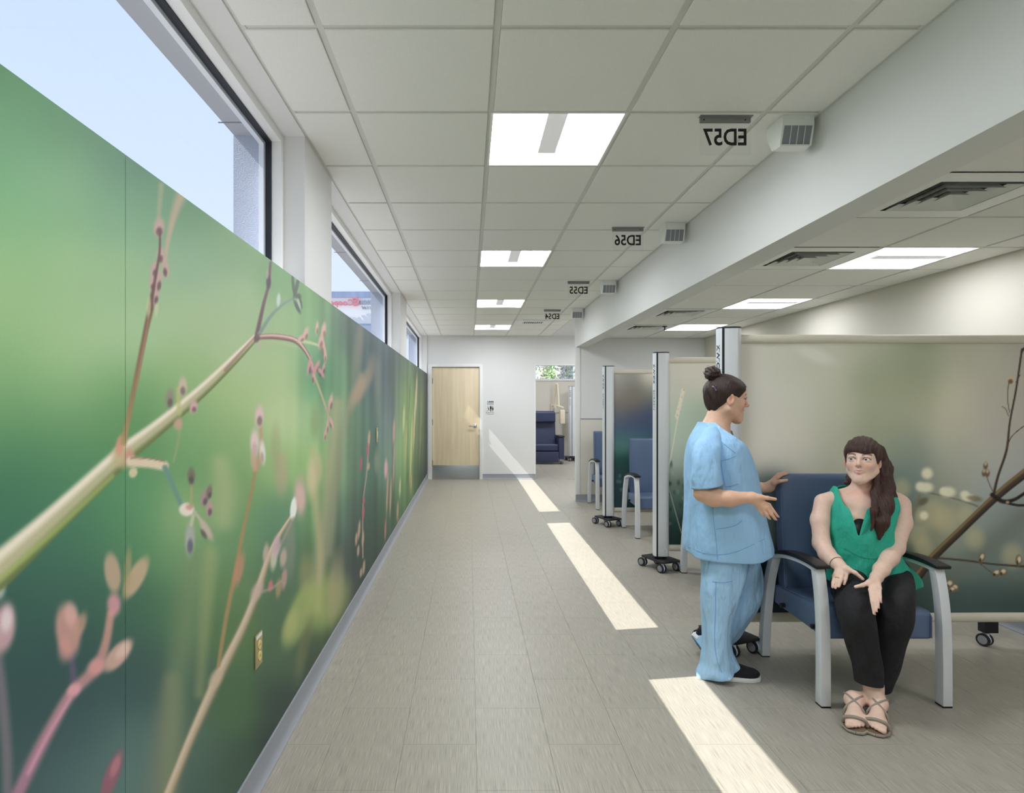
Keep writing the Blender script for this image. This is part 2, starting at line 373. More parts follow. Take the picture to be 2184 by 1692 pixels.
# ================================================================== ceiling lights, vents, signs
def troffer(x, y, z, rot, label, lens=None):
    t = empty('ceiling_light', (x, y, z), rot); h = 0.292
    tag(t, label, 'ceiling light', 'recessed ceiling lights')
    f = MB()
    for a in (-1, 1):
        f.box(min(a*h, a*(h+0.012)), max(a*h, a*(h+0.012)), -h-0.012, h+0.012, 0.0, 0.03); f.box(-h, h, min(a*h, a*(h+0.012)), max(a*h, a*(h+0.012)), 0.0, 0.03)
    f.build('frame', M_WHITE, t)
    for a in (-1, 1):
        p = MB(); n = 6; vs = []; fs = []
        for i in range(n+1):
            u = i/n; xx = a*(0.045+u*(h-0.045)); zz = 0.028-0.020*u*u
            vs += [(xx, -h, zz), (xx, h-0.13*(1-u)*1.0, zz)]
        for i in range(n): fs.append((2*i, 2*i+1, 2*i+3, 2*i+2) if a < 0 else (2*i, 2*i+2, 2*i+3, 2*i+1))
        o = link('lens_panel', bpy.data.meshes.new('lens_panel'), None, t); o.data.from_pydata(vs, [], fs); o.data.materials.append(lens or M_LENS)
    B(-0.045, 0.045, -h, h-0.13, 0.012, 0.03).build('centre_basket', mat('basket_grey', (186, 186, 186), 0.6, emit=0.45), t)  # faint glow in the grey strip stands in for lamp light on it
    MB().add([(-h, h, 0.008), (h, h, 0.008), (0.045, h-0.13, 0.02), (-0.045, h-0.13, 0.02)], [(0, 1, 2, 3)]).build('end_reflector', mat('reflector_white', (238, 236, 232), 0.6, emit=1.0), t)  # reflector glows by itself in place of light bounced off it
    return t
def place_lights():
    names = ['square recessed light outside the view nearest the window', 'square ceiling light nearest the camera, with grey centre strip', 'second ceiling light along the corridor', 'third ceiling light along the corridor', 'farthest corridor ceiling light near the end wall']  # the first is out of view, added to brighten the corridor
    for n, r in enumerate(C_LIGHTS): troffer(0.4026, (CYS[r]+CYS[r+1])/2, ZC, 0, names[n])
    nb = ['square recessed light over the bay nearest the camera', 'bay ceiling light nearest the camera, above the large botanical screen', 'middle bay ceiling light', 'farthest bay ceiling light']  # the first is out of view, added to brighten the bays
    for n, r in enumerate(B_LIGHTS): troffer(2.86, (BYS[r]+BYS[r+1])/2, ZB, PI/2, nb[n], M_LENSB)
    troffer(0.4026, -2.2, ZC, 0, 'square recessed light far behind the view'); troffer(2.86, -1.9, ZB, PI/2, 'square recessed bay light far behind the view', M_LENSB)  # fill lights added behind the camera, never in view
    troffer(1.9, 13.9, 2.73, 0, 'square recessed light in the far room, above the recliner'); troffer(3.1, 13.9, 2.73, 0, 'square recessed light in the far room, above the folded screen'); troffer(2.5, 10.3, ZC-0.03, 0, 'square recessed light in the side passage')  # unseen lights added to brighten the far room and the passage
place_lights()
def vent(x, y, z, label):
    t = empty('air_vent', (x, y, z)); tag(t, label, 'air vent', 'square ceiling air vents'); h = 0.302
    f = MB(); r = 0.2
    f.add([(-h, -h, 0), (h, -h, 0), (h, h, 0), (-h, h, 0), (-r, -r, 0), (r, -r, 0), (r, r, 0), (-r, r, 0)], [(0, 1, 5, 4), (1, 2, 6, 5), (2, 3, 7, 6), (3, 0, 4, 7)])
    f.build('face_plate', M_WHITE, t, smooth=0)
    B(-r-0.02, r+0.02, -r-0.02, r+0.02, 0.028, 0.032).build('duct', M_DARK, t)
    for k in range(4):
        a = 0.185-k*0.046; b = a-0.024
        MB().add([(-a, -a, -0.004), (a, -a, -0.004), (a, a, -0.004), (-a, a, -0.004), (-b, -b, 0.022), (b, -b, 0.022), (b, b, 0.022), (-b, b, 0.022)],
                 [(0, 1, 5, 4), (1, 2, 6, 5), (2, 3, 7, 6), (3, 0, 4, 7)]).build('louvre', M_WHITE, t, smooth=0)
vn = ['air vent nearest the camera in the bay ceiling', 'second square air vent in the bay ceiling, beside a light', 'third square air vent in the bay ceiling', 'farthest square air vent in the bay ceiling']
for n, r in enumerate(B_VENTS): vent(2.25, (BYS[r]+BYS[r+1])/2, ZB, vn[n])
gv = empty('return_grille', (1.012, (CYS[C_VENT]+CYS[C_VENT+1])/2, ZC)); tag(gv, 'slotted return air grille in the corridor ceiling', 'air vent')
MB().add([(-.29, -.29, 0), (.29, -.29, 0), (.29, .29, 0), (-.29, .29, 0), (-.15, -.1, 0), (.17, -.1, 0), (.17, .1, 0), (-.15, .1, 0)], [(0, 1, 5, 4), (1, 2, 6, 5), (2, 3, 7, 6), (3, 0, 4, 7)]).build('face_plate', M_WHITE, gv, smooth=0)
B(-.16, .18, -.11, .11, 0.02, 0.03).build('duct', M_DARK, gv)
for k in range(10): B(-.142+k*.033, -.13+k*.033, -.1, .1, 0.0, 0.02).build('slat', M_WHITE, gv)
# hanging bay signs
for n, (tx, px0, px1, d) in enumerate((('ED57', 1493, 1600, 2.75), ('ED56', 1307, 1371, 4.48), ('ED55', 1213, 1255, 6.45), ('ED54', 1160, 1196, 8.38))):
    x = ((px0+px1)/2-CX)*d/FPX; t = empty('hanging_sign', (x, d, ZC)); tag(t, 'clear hanging sign lettered %s in mirror writing' % tx, 'sign', 'hanging bay signs')
    B(-0.113, 0.113, -0.0025, 0.0025, -0.172, -0.004).build('plate', M_ACRYL, t, bevel=0.0006)
    me = text_mesh(tx, 0.105, 0.002); o = link('lettering', me, M_INK, t, (0, -0.0036, -0.096)); o.rotation_euler = (PI/2, 0, 0); o.scale = (0.84, 1, 1)
    k = MB(); k.box(-0.118, 0.118, -0.022, 0.004, -0.004, 0.0); k.box(-0.113, 0.113, -0.0062, -0.0026, -0.026, -0.004); k.box(-0.113, 0.113, 0.0026, 0.0062, -0.026, -0.004); k.build('bracket', mat('sign_bracket', (150, 150, 150), 0.4, metal=0.4), t)
    for sx in (-0.098, 0.088): MB().lathe([(0.003, 0), (0.003, -0.003)], (sx, -0.0062, -0.016), 'y', 8).build('screw', M_DARK, t)
# boxy ceiling units with grey louvres beside the beam
cu = None
for n, (px0, px1, d, ds) in enumerate(((1657, 1733, 2.77, 'nearest the camera, right of the ED57 sign'), (1421, 1462, 4.395, 'right of the ED56 sign'), (1286, 1314, 6.43, 'right of the ED55 sign'), (1219, 1240, 8.3, 'right of the ED54 sign'))):
    x = 1.47
    if cu is None:
        t = empty('call_light', (x, d, ZC)); cu = t
        MB().prism([(-0.045, 0.0), (0.10, 0.0), (0.10, -0.05), (0.05, -0.128), (-0.022, -0.128), (-0.045, -0.048)], -0.072, 0.072, 'x').build('housing', M_WHITE, t, bevel=0.003)
        g = MB().add([(-0.062, -0.0462, -0.050), (0.062, -0.0462, -0.050), (0.060, -0.0245, -0.126), (-0.064, -0.0245, -0.126)], [(0, 1, 2, 3)])
        me = g.build('lens', M_GRILLE, t, smooth=0)
        for q in range(1, 4):
            xx = -0.062+0.124*q/4; MB().sweep([(xx, -0.0472, -0.05), (xx, -0.0255, -0.126)], 0.0012, 0.0012).build('divider', M_WHITE, t)
        MB().box(-0.074, 0.056, -0.032, 0.02, -0.135, -0.128).build('lip', M_WHITE, t)
    else: t = copy_tree(cu); t.location = (x, d, ZC)
    tag(t, 'boxy white ceiling call unit with grey lens, '+ds, 'call light', 'ceiling call lights')
# sprinkler heads
sp = empty('sprinkler_head', (0, 0, 0)); p = W(1418, 690, 7.6); sp.location = (p.x, p.y, ZB)
tag(sp, 'small dark sprinkler head in the bay ceiling', 'sprinkler')
MB().lathe([(0.03, 0.002), (0.028, -0.006), (0.008, -0.012), (0.008, -0.04)], n=16).build('stem', M_GASKET, sp); MB().lathe([(0.022, -0.04), (0.022, -0.044)], n=16).build('deflector', M_GASKET, sp)
# ================================================================== printed murals (flat prints: colour only, held per vertex)
class Paint:
    """colour field over points given in photo pixels of the print"""
    def __init__(s, x, y): s.x, s.y = x.astype(float), y.astype(float); s.c = np.zeros((len(x), 3))
    def base(s, pts, sig, sx=1.0, ysig=0.0):
        acc = np.zeros((len(s.x), 3)); ww = np.zeros(len(s.x))
        for px, py, r, g, b in pts:
            q = sig(px); w = np.exp(-0.5*(((s.x-px)/(q*sx))**2+((s.y-py)/max(q, ysig))**2))+1e-9/(1+((s.x-px)/q)**2+((s.y-py)/q)**2)
            acc += w[:, None]*np.array([r, g, b], float); ww += w
        s.c = acc/ww[:, None]
    def _mix(s, idx, a, rgb): s.c[idx] = s.c[idx]*(1-a[:, None])+np.asarray(rgb, float)*a[:, None]
    def blob(s, x, y, rx, ry, rgb, rot=0.0, soft=0.4, a=1.0):
        R = max(rx, ry)*(1+soft)+2
        idx = np.where((np.abs(s.x-x) < R) & (np.abs(s.y-y) < R))[0]
        if not len(idx): return
        dx, dy = s.x[idx]-x, s.y[idx]-y; t = math.radians(rot); u = dx*math.cos(t)+dy*math.sin(t); v = -dx*math.sin(t)+dy*math.cos(t)
        q = np.sqrt((u/rx)**2+(v/ry)**2); k = np.clip((1+soft-q)/(2*soft+1e-6), 0, 1); k = k*k*(3-2*k)*a
        s._mix(idx, k, rgb)
    def stroke(s, pts, rgb, soft=0.35, a=1.0, rgb2=None, n=None):
        """pts rows (x, y, width); soft edge as a share of the width"""
        P = spline(pts, n or 8*len(pts)); w = P[:, 2]; R = w.max()*(0.5+soft)+2
        idx = np.where((s.x > P[:, 0].min()-R) & (s.x < P[:, 0].max()+R) & (s.y > P[:, 1].min()-R) & (s.y < P[:, 1].max()+R))[0]
        if not len(idx): return
        X, Y = s.x[idx], s.y[idx]; best = np.full(len(idx), 1e9); tt = np.zeros(len(idx)); bw = np.ones(len(idx))
        for i in range(len(P)-1):
            ax, ay = P[i, 0], P[i, 1]; bx, by = P[i+1, 0]-ax, P[i+1, 1]-ay; l2 = bx*bx+by*by+1e-9
            h = np.clip(((X-ax)*bx+(Y-ay)*by)/l2, 0, 1); d = np.hypot(X-ax-h*bx, Y-ay-h*by); wi = np.maximum(w[i]+(w[i+1]-w[i])*h, 0.4); q = d/wi
            m = q < best; best[m] = q[m]; tt[m] = (i+h[m])/(len(P)-1); bw[m] = wi[m]
        k = np.clip((0.5+soft-best)/(2*soft+1e-6), 0, 1); k = k*k*(3-2*k)*a
        c1 = np.asarray(rgb, float); cc = c1 if rgb2 is None else c1*(1-tt[:, None])+np.asarray(rgb2, float)*tt[:, None]
        s.c[idx] = s.c[idx]*(1-k[:, None])+cc*k[:, None]
    def branch(s, pts, lo, mid, hi, off=(-0.22, -0.22), soft=0.12):
        s.stroke(pts, lo, soft); P = [(x-off[0]*0.0*w, y, w*0.78) for x, y, w in pts]
        s.stroke([(x+off[0]*w*0.35, y+off[1]*w*0.35, w*0.7) for x, y, w in pts], mid, 0.3)
        s.stroke([(x+off[0]*w, y+off[1]*w, w*0.34) for x, y, w in pts], hi, 0.5)
    def bud(s, x, y, rx, ry, rot=0, c=(205, 165, 160), tip=(110, 70, 85), soft=0.5):
        s.blob(x, y, rx, ry, c, rot, soft); t = math.radians(rot)
        s.blob(x-0.45*ry*math.sin(t)*-1, y+0.45*ry*math.cos(t), rx*0.6, ry*0.45, tip, rot, soft, 0.7)
    def linear(s, gain=1.0):
        g = s.c.mean(1, keepdims=True); return np.clip(lin(np.clip(g+(s.c-g)*0.82, 0, 255))*gain, 0, 1)
def print_sheet(name, P3, nu, nv, lc, m, parent):
    """grid mesh nu x nv of 3D points with a colour per vertex"""
    me = bpy.data.meshes.new(name); i = np.arange((nu-1)*(nv-1)); a = (i//(nv-1))*nv+i % (nv-1)
    F = np.stack([a, a+nv, a+nv+1, a+1], 1)
    me.vertices.add(len(P3)); me.vertices.foreach_set('co', P3.astype(np.float32).ravel())
    me.loops.add(F.size); me.loops.foreach_set('vertex_index', F.ravel().astype(np.int32))
    me.polygons.add(len(F)); me.polygons.foreach_set('loop_start', np.arange(0, F.size, 4).astype(np.int32)); me.update(calc_edges=True)
    at = me.color_attributes.new('Col', 'FLOAT_COLOR', 'POINT'); at.data.foreach_set('color', np.concatenate([lc, np.ones((len(lc), 1))], 1).astype(np.float32).ravel())
    return link(name, me, m, parent)
M_MURAL = mat('mural_print', (255, 255, 255), 0.5, vcol=True, noise=((700, 700, 700), 0.03, 1), spec=0.3)

BG = []
def cols(x, rows): BG.extend([(x, y, *c) for y, c in rows])
cols(-60, [(150, (84, 138, 92)), (300, (104, 164, 112)), (600, (146, 190, 124)), (800, (140, 185, 120)), (900, (96, 156, 96)), (1050, (60, 120, 88)), (1300, (54, 100, 86)), (1500, (50, 85, 85)), (1650, (60, 92, 92))])
cols(0, [(150, (82, 136, 90)), (250, (100, 160, 110)), (450, (118, 178, 120)), (620, (150, 192, 128)), (800, (142, 188, 120)), (900, (95, 155, 95)), (1000, (60, 122, 86)), (1100, (62, 122, 94)), (1300, (52, 98, 84)), (1450, (46, 82, 82)), (1650, (58, 90, 90))])
cols(150, [(255, (82, 140, 95)), (400, (125, 176, 125)), (600, (150, 192, 132)), (750, (165, 200, 140)), (850, (132, 182, 116)), (950, (86, 148, 92)), (1050, (72, 138, 94)), (1150, (66, 122, 94)), (1250, (56, 106, 88)), (1400, (46, 86, 82)), (1550, (54, 88, 90)), (1680, (78, 112, 114))])
cols(270, [(345, (72, 128, 98)), (450, (120, 172, 130)), (600, (150, 190, 136)), (720, (166, 202, 146)), (850, (120, 175, 106)), (910, (80, 142, 82)), (1050, (92, 158, 104)), (1150, (84, 148, 94)), (1300, (60, 110, 84)), (1450, (54, 90, 88)), (1600, (84, 120, 116)), (1690, (94, 130, 122))])
cols(400, [(450, (104, 156, 112)), (550, (142, 182, 142)), (700, (166, 196, 142)), (800, (150, 190, 120)), (900, (134, 180, 114)), (1000, (108, 164, 100)), (1100, (150, 186, 122)), (1200, (110, 160, 102)), (1300, (82, 128, 84)), (1450, (72, 108, 84)), (1600, (78, 112, 94)), (1690, (68, 102, 90))])
cols(500, [(530, (134, 174, 124)), (650, (160, 190, 140)), (750, (172, 196, 142)), (850, (166, 196, 126)), (950, (140, 180, 110)), (1050, (120, 165, 100)), (1150, (104, 154, 100)), (1250, (98, 138, 84)), (1350, (86, 126, 72)), (1500, (70, 112, 68)), (1650, (56, 90, 68))])
cols(600, [(590, (118, 164, 108)), (700, (150, 182, 126)), (800, (166, 192, 132)), (900, (182, 204, 142)), (1000, (150, 190, 116)), (1100, (94, 146, 106)), (1200, (78, 124, 94)), (1300, (78, 114, 80)), (1400, (72, 108, 74)), (1500, (46, 72, 62)), (1600, (40, 62, 58))])
cols(680, [(640, (108, 154, 94)), (720, (120, 165, 116)), (800, (74, 142, 98)), (900, (142, 186, 126)), (1000, (150, 196, 110)), (1080, (110, 160, 95)), (1200, (94, 130, 80)), (1300, (106, 138, 62)), (1400, (54, 78, 56))])
cols(735, [(700, (72, 102, 88)), (800, (110, 150, 110)), (900, (120, 155, 110)), (1000, (110, 145, 110)), (1100, (80, 110, 95)), (1200, (58, 72, 72)), (1300, (42, 56, 56))])
cols(785, [(715, (58, 78, 84)), (800, (66, 92, 98)), (900, (72, 112, 98)), (1000, (66, 112, 92)), (1100, (46, 82, 66)), (1180, (36, 66, 52))])
cols(828, [(745, (66, 86, 92)), (830, (72, 92, 98)), (900, (104, 128, 124)), (1000, (112, 142, 122)), (1080, (66, 108, 78)), (1130, (46, 82, 58))])
cols(864, [(772, (82, 108, 88)), (850, (124, 164, 90)), (950, (144, 184, 100)), (1030, (122, 168, 90)), (1080, (68, 108, 62))])
cols(889, [(788, (76, 106, 78)), (870, (110, 142, 80)), (950, (100, 130, 85)), (1020, (58, 88, 58))])
cols(907, [(797, (42, 56, 68)), (900, (42, 62, 62)), (1000, (38, 58, 58))])

def mural_paint(X, Y):
    p = Paint(X, Y); p.base(BG, lambda x: 0.075*(CX-x)+4, 1.0, 40)
    u = np.log(np.maximum(CX-X, 20)); k = np.clip((X-600)/120, 0, 1)*(.05*np.sin(31*u+.004*Y)+.05*np.sin(57*u+1+.003*Y)+.04*np.sin(93*u+2-.005*Y)); p.c *= (1+k)[:, None]
    st, bl, bu = p.stroke, p.blob, p.bud
    # out-of-focus stalks
    st([(345, 1692, 60), (360, 1550, 56), (365, 1450, 30)], (150, 140, 112), 0.5, 0.55)
    st([(420, 1200, 60), (395, 1350, 55), (375, 1480, 40), (360, 1692, 30)], (128, 150, 104), 0.5, 0.55)
    st([(450, 1180, 30), (440, 1300, 26), (425, 1480, 20)], (196, 190, 120), 0.5, 0.35)
    st([(470, 990, 36), (480, 1050, 50), (478, 1110, 40)], (196, 196, 140), 0.5, 0.5)
    st([(720, 860, 20), (700, 1050, 22), (690, 1160, 26), (672, 1300, 24)], (176, 168, 128), 0.5, 0.65)
    st([(768, 800, 12), (735, 900, 16), (718, 1020, 18), (700, 1180, 18)], (150, 146, 116), 0.5, 0.6)
    st([(668, 960, 14), (672, 1060, 16), (682, 1180, 14), (678, 1300, 12)], (190, 176, 128), 0.5, 0.7)
    bl(768, 830, 12, 40, (190, 150, 120), 25, 0.6, 0.75); bl(790, 790, 8, 34, (140, 128, 110), 8, 0.6, 0.6); bl(765, 740, 9, 60, (150, 140, 120), 5, 0.7, 0.6)
    bl(805, 800, 7, 40, (128, 122, 110), 0, 0.7, 0.55); bl(805, 860, 6, 40, (110, 130, 110), 0, 0.7, 0.5); bl(803, 985, 5, 25, (150, 150, 120), 0, 0.6, 0.6)
    for x, y, rx, ry, c, a in ((600, 1010, 14, 45, (190, 160, 130), .6), (640, 1060, 13, 40, (214, 172, 162), .8), (664, 1020, 10, 40, (214, 196, 150), .75), (680, 1000, 8, 30, (204, 180, 140), .6),
                               (655, 1230, 16, 45, (160, 150, 100), .6), (672, 900, 9, 40, (130, 150, 96), .6), (618, 1170, 12, 60, (170, 150, 140), .4), (588, 960, 10, 50, (160, 160, 110), .5)):
        bl(x, y, rx, ry, c, 0, 0.6, a)
    bl(640, 1310, 24, 75, (170, 186, 100), 22, 0.35, 0.75); bl(700, 1285, 40, 60, (168, 184, 98), 30, 0.5, 0.75); bl(716, 1250, 16, 70, (176, 164, 120), 5, 0.5, 0.6)
    bl(620, 1335, 14, 34, (186, 190, 110), 20, 0.5, 0.6); bl(648, 1380, 12, 70, (130, 128, 80), 12, 0.6, 0.5)
    # left foreground pinks
    st([(-10, 1380, 24), (4, 1480, 24), (14, 1600, 22), (16, 1700, 20)], (130, 118, 128), 0.4, 0.8)
    bl(8, 1340, 24, 52, (206, 158, 164), 8, 0.35, 0.95); bl(14, 1322, 12, 26, (232, 214, 216), 8, 0.6, 0.8); bl(-4, 1255, 14, 22, (220, 220, 216), 0, 0.6, 0.8)
    st([(152, 1400, 12), (156, 1440, 14), (158, 1480, 14)], (104, 90, 124), 0.5, 0.8)
    st([(30, 1712, 26), (72, 1622, 26), (110, 1550, 24), (152, 1480, 22), (205, 1425, 24), (226, 1370, 18), (236, 1310, 16)], (176, 120, 148), 0.35, 0.95, (204, 150, 130))
    st([(60, 1650, 8), (106, 1562, 8), (150, 1490, 8)], (220, 150, 180), 0.5, 0.7)
    bl(158, 1472, 16, 12, (236, 160, 172), -40, 0.5, 0.9); bl(206, 1422, 20, 16, (226, 150, 150), -40, 0.5, 0.9)
    bl(145, 1345, 26, 56, (204, 146, 136), -6, 0.3, 0.95); bl(152, 1312, 14, 26, (226, 170, 160), -6, 0.5, 0.8); bl(170, 1335, 12, 28, (202, 150, 128), 20, 0.5, 0.8); bl(138, 1385, 14, 26, (218, 150, 142), 0, 0.6, 0.7)
    bl(243, 1290, 14, 24, (226, 150, 160), 0, 0.5, 0.9); bl(240, 1222, 17, 42, (202, 166, 138), -8, 0.3, 0.9); bl(290, 1232, 17, 48, (208, 172, 136), 28, 0.3, 0.9); bl(272, 1222, 8, 50, (176, 160, 108), 4, 0.5, 0.7)
    bl(252, 1398, 18, 42, (214, 166, 150), 40, 0.3, 0.95); bl(262, 1388, 10, 20, (234, 200, 184), 40, 0.5, 0.7)
    bl(238, 1655, 15, 55, (160, 92, 112), 20, 0.35, 0.9); bl(246, 1635, 8, 24, (206, 130, 140), 20, 0.5, 0.7)
    # long pale stalk
    p.branch([(352, 1712, 22), (400, 1592, 20), (462, 1452, 22), (515, 1345, 18), (546, 1270, 16), (580, 1172, 12), (622, 1100, 6)], (150, 136, 100), (196, 172, 142), (214, 192, 166), (-0.15, -0.1), 0.3)
    bl(460, 1448, 12, 22, (206, 180, 150), 25, 0.5, 0.8); bl(548, 1262, 11, 22, (206, 176, 160), 25, 0.5, 0.8)
    st([(466, 1420, 8), (482, 1320, 9), (500, 1230, 9), (515, 1150, 8), (536, 1050, 7), (548, 985, 8)], (172, 140, 88), 0.4, 0.95); bl(510, 1215, 9, 36, (204, 140, 110), 12, 0.5, 0.8)
    st([(546, 1000, 12), (556, 960, 8), (556, 905, 6)], (196, 150, 120), 0.4, 0.9)
    bu(553, 888, 9, 22, 4, (222, 186, 186), (110, 84, 84)); bu(543, 945, 9, 28, 0, (224, 196, 192), (200, 160, 160)); bu(560, 965, 6, 24, -4, (226, 216, 206), (170, 140, 130)); bl(541, 985, 6, 18, (206, 168, 140), -8, .5, .9)
    bl(626, 1085, 7, 24, (240, 240, 230), 6, 0.25, 0.95); bl(640, 1062, 9, 26, (220, 176, 168), -4, 0.5, 0.8); st([(626, 1105, 5), (605, 1150, 6), (590, 1180, 7)], (170, 150, 140), 0.5, 0.7)
    for x, y, rx, ry, c in ((567, 1180, 6, 20, (206, 176, 160)), (584, 1192, 7, 24, (216, 206, 180)), (604, 1190, 7, 20, (206, 170, 160)), (606, 1235, 6, 22, (200, 150, 140)), (594, 1255, 6, 20, (170, 150, 100)), (577, 1250, 5, 12, (222, 110, 120)), (590, 1165, 8, 22, (206, 170, 180))):
        bl(x, y, rx, ry, c, 6, 0.5, 0.85)
    st([(560, 1262, 6), (580, 1255, 6), (600, 1240, 4)], (186, 150, 150), 0.5, 0.7)
    # main branch
    p.branch([(-70, 1275, 74), (0, 1218, 66), (120, 1108, 50), (245, 990, 40), (268, 968, 38), (340, 912, 30), (430, 836, 24), (500, 768, 18), (548, 718, 12)], (112, 128, 70), (190, 184, 140), (240, 226, 204), (-0.26, -0.3), 0.08)
    st([(-60, 1290, 12), (0, 1236, 12), (120, 1130, 10), (240, 1016, 8)], (176, 196, 96), 0.5, 0.6)
    bl(262, 975, 22, 24, (200, 180, 130), -40, 0.4, 0.8); bl(256, 950, 9, 22, (222, 150, 120), 8, 0.4, 0.9); bl(276, 974, 10, 14, (214, 140, 120), 0, 0.5, 0.8); bl(284, 1008, 9, 11, (226, 206, 160), 20, 0.35, 0.9)
    st([(480, 790, 6), (520, 745, 5), (546, 716, 4)], (150, 96, 100), 0.5, 0.6)
    # upright stem with buds
    st([(264, 945, 12), (276, 880, 11), (292, 800, 11), (310, 710, 11), (322, 655, 12), (333, 590, 9)], (176, 150, 96), 0.3, 1, (96, 62, 56)); st([(290, 830, 4), (308, 730, 4), (320, 660, 4)], (190, 130, 100), 0.5, 0.6)
    st([(344, 395, 10), (341, 430, 9), (338, 465, 8)], (172, 170, 134), 0.5, 0.7); st([(388, 415, 22), (374, 450, 16), (360, 505, 10), (350, 570, 6)], (198, 168, 140), 0.4, 0.85)
    for x, y, rx, ry, r in ((339, 485, 11, 20, 5), (343, 545, 8, 17, 0), (329, 575, 8, 17, 12), (353, 572, 7, 20, -5), (326, 605, 8, 16, 5), (332, 632, 7, 18, 8), (338, 600, 7, 22, 8)):
        bu(x, y, rx, ry, r, (196, 160, 150), (88, 52, 64))
    st([(322, 660, 5), (330, 600, 6), (340, 540, 5), (341, 490, 4)], (110, 72, 70), 0.4, 0.9); bl(317, 655, 5, 20, (206, 196, 150), 5, 0.5, 0.7); bl(334, 660, 4, 14, (206, 200, 160), 5, 0.5, 0.7)
    # side buds on the main branch
    st([(383, 880, 9), (382, 930, 6), (370, 985, 5)], (164, 170, 116), 0.5, 0.6); st([(380, 830, 9), (382, 880, 10)], (196, 190, 120), 0.4, 0.8)
    bu(390, 825, 9, 20, 0, (206, 186, 160), (110, 90, 84)); bu(362, 850, 9, 20, 5, (150, 140, 120), (96, 84, 80)); bu(413, 868, 8, 13, 10, (214, 170, 170), (120, 70, 84)); bl(380, 905, 9, 12, (214, 160, 140), 0, .5, .8)
    # lower side twig
    st([(280, 985, 22), (318, 988, 20), (350, 994, 20)], (226, 204, 172), 0.2, 1); st([(280, 977, 5), (318, 978, 4), (350, 984, 4)], (130, 70, 60), 0.5, .5)
    st([(352, 998, 12), (368, 1035, 10), (390, 1085, 10)], (104, 152, 136), 0.3, 1); bl(398, 1087, 16, 14, (236, 220, 206), 0, 0.25, 1); bl(404, 1082, 8, 6, (214, 120, 110), 0, .5, .6)
    st([(408, 1080, 7), (408, 1045, 6), (408, 1030, 5)], (170, 170, 110), 0.4, .9); bu(408, 1016, 8, 18, 0, (120, 116, 96), (80, 74, 72)); bu(436, 1062, 8, 18, 15, (170, 140, 140), (88, 64, 80)); bu(446, 1050, 6, 15, 10, (130, 116, 106), (84, 70, 74)); bu(447, 1085, 7, 17, 5, (190, 150, 150), (92, 60, 74))
    bu(405, 1150, 10, 34, 2, (170, 176, 166), (82, 76, 104)); bu(440, 1130, 8, 24, -30, (200, 180, 160), (92, 70, 84)); st([(412, 1100, 8), (408, 1120, 7)], (206, 200, 160), .4, .8); st([(415, 1092, 6), (432, 1115, 5)], (206, 180, 170), .4, .8)
    # upper right branches
    st([(548, 714, 9), (562, 650, 7), (572, 610, 6), (577, 560, 5)], (112, 82, 92), 0.3, 1); bl(573, 602, 5, 14, (84, 62, 80), 0, .4, .9); bl(570, 585, 3, 10, (180, 150, 150), 0, .4, .8)
    st([(552, 714, 8), (575, 678, 7), (598, 654, 6), (622, 638, 5)], (120, 146, 132), 0.3, 1); bl(594, 640, 4, 14, (196, 206, 196), 4, .4, .9)
    for x, y, rx, ry, r in ((632, 614, 4, 24, 14), (625, 605, 3, 22, -4), (636, 632, 7, 6, 30), (634, 655, 4, 16, -25), (641, 646, 3, 14, -10)): bl(x, y, rx, ry, (82, 92, 84), r, .35, .95)
    bl(638, 648, 2.5, 12, (170, 196, 170), -15, .4, .8)
    p.branch([(548, 720, 10), (580, 718, 11), (615, 722, 11), (635, 730, 10), (652, 750, 7), (668, 780, 5)], (92, 60, 66), (170, 110, 108), (224, 184, 176), (0, -0.25), 0.2)
    st([(555, 728, 9), (600, 732, 8), (632, 740, 6)], (176, 186, 130), .5, .5); bl(548, 722, 6, 9, (110, 80, 84), 20, .4, .9); bl(554, 738, 2.5, 8, (190, 170, 160), -10, .4, .8)
    st([(640, 728, 7), (660, 731, 6), (684, 738, 5)], (196, 196, 150), .4, .9)
    for x, y, rx, ry, r in ((652, 712, 5, 14, 15), (642, 722, 5, 10, 40), (676, 700, 3, 14, 5), (690, 706, 5, 18, 8), (690, 740, 4, 22, -8), (684, 728, 5, 16, 10), (694, 760, 3, 14, 0)): bu(x, y, rx, ry, r, (206, 164, 150), (130, 90, 84))
    for x, y, rx, ry, r in ((660, 780, 4, 20, 10), (668, 790, 4, 18, -10), (676, 782, 4, 14, 20), (685, 795, 4, 12, -30), (668, 805, 3, 14, -5), (690, 786, 3, 12, 10)): bu(x, y, rx, ry, r, (196, 140, 140), (92, 56, 76))
    st([(670, 800, 4), (684, 838, 4), (696, 872, 3.5)], (190, 170, 130), .4, 1); st([(696, 872, 4), (700, 890, 3), (694, 925, 3)], (206, 150, 140), .4, .9)
    for x, y, rx, ry, r in ((705, 858, 4, 18, 10), (707, 902, 3, 14, -15), (698, 910, 2.5, 16, 5), (693, 928, 2.5, 12, 5)): bu(x, y, rx, ry, r, (206, 164, 150), (130, 80, 84))
    # distant sprigs
    st([(774, 1190, 2.5), (774, 1080, 2.2), (782, 1010, 2.2), (788, 930, 2)], (176, 150, 140), .4, 1)
    for x, y, ry in ((787, 935, 16), (784, 960, 14), (770, 990, 16), (786, 995, 8), (776, 1068, 8), (775, 1095, 16), (774, 1150, 16), (766, 1130, 20), (760, 1150, 14), (764, 1175, 12), (776, 1210, 16), (770, 1222, 10)): bl(x, y, 2.6, ry, (200, 160, 130) if y % 3 else (190, 80, 100), 4, .4, .9)
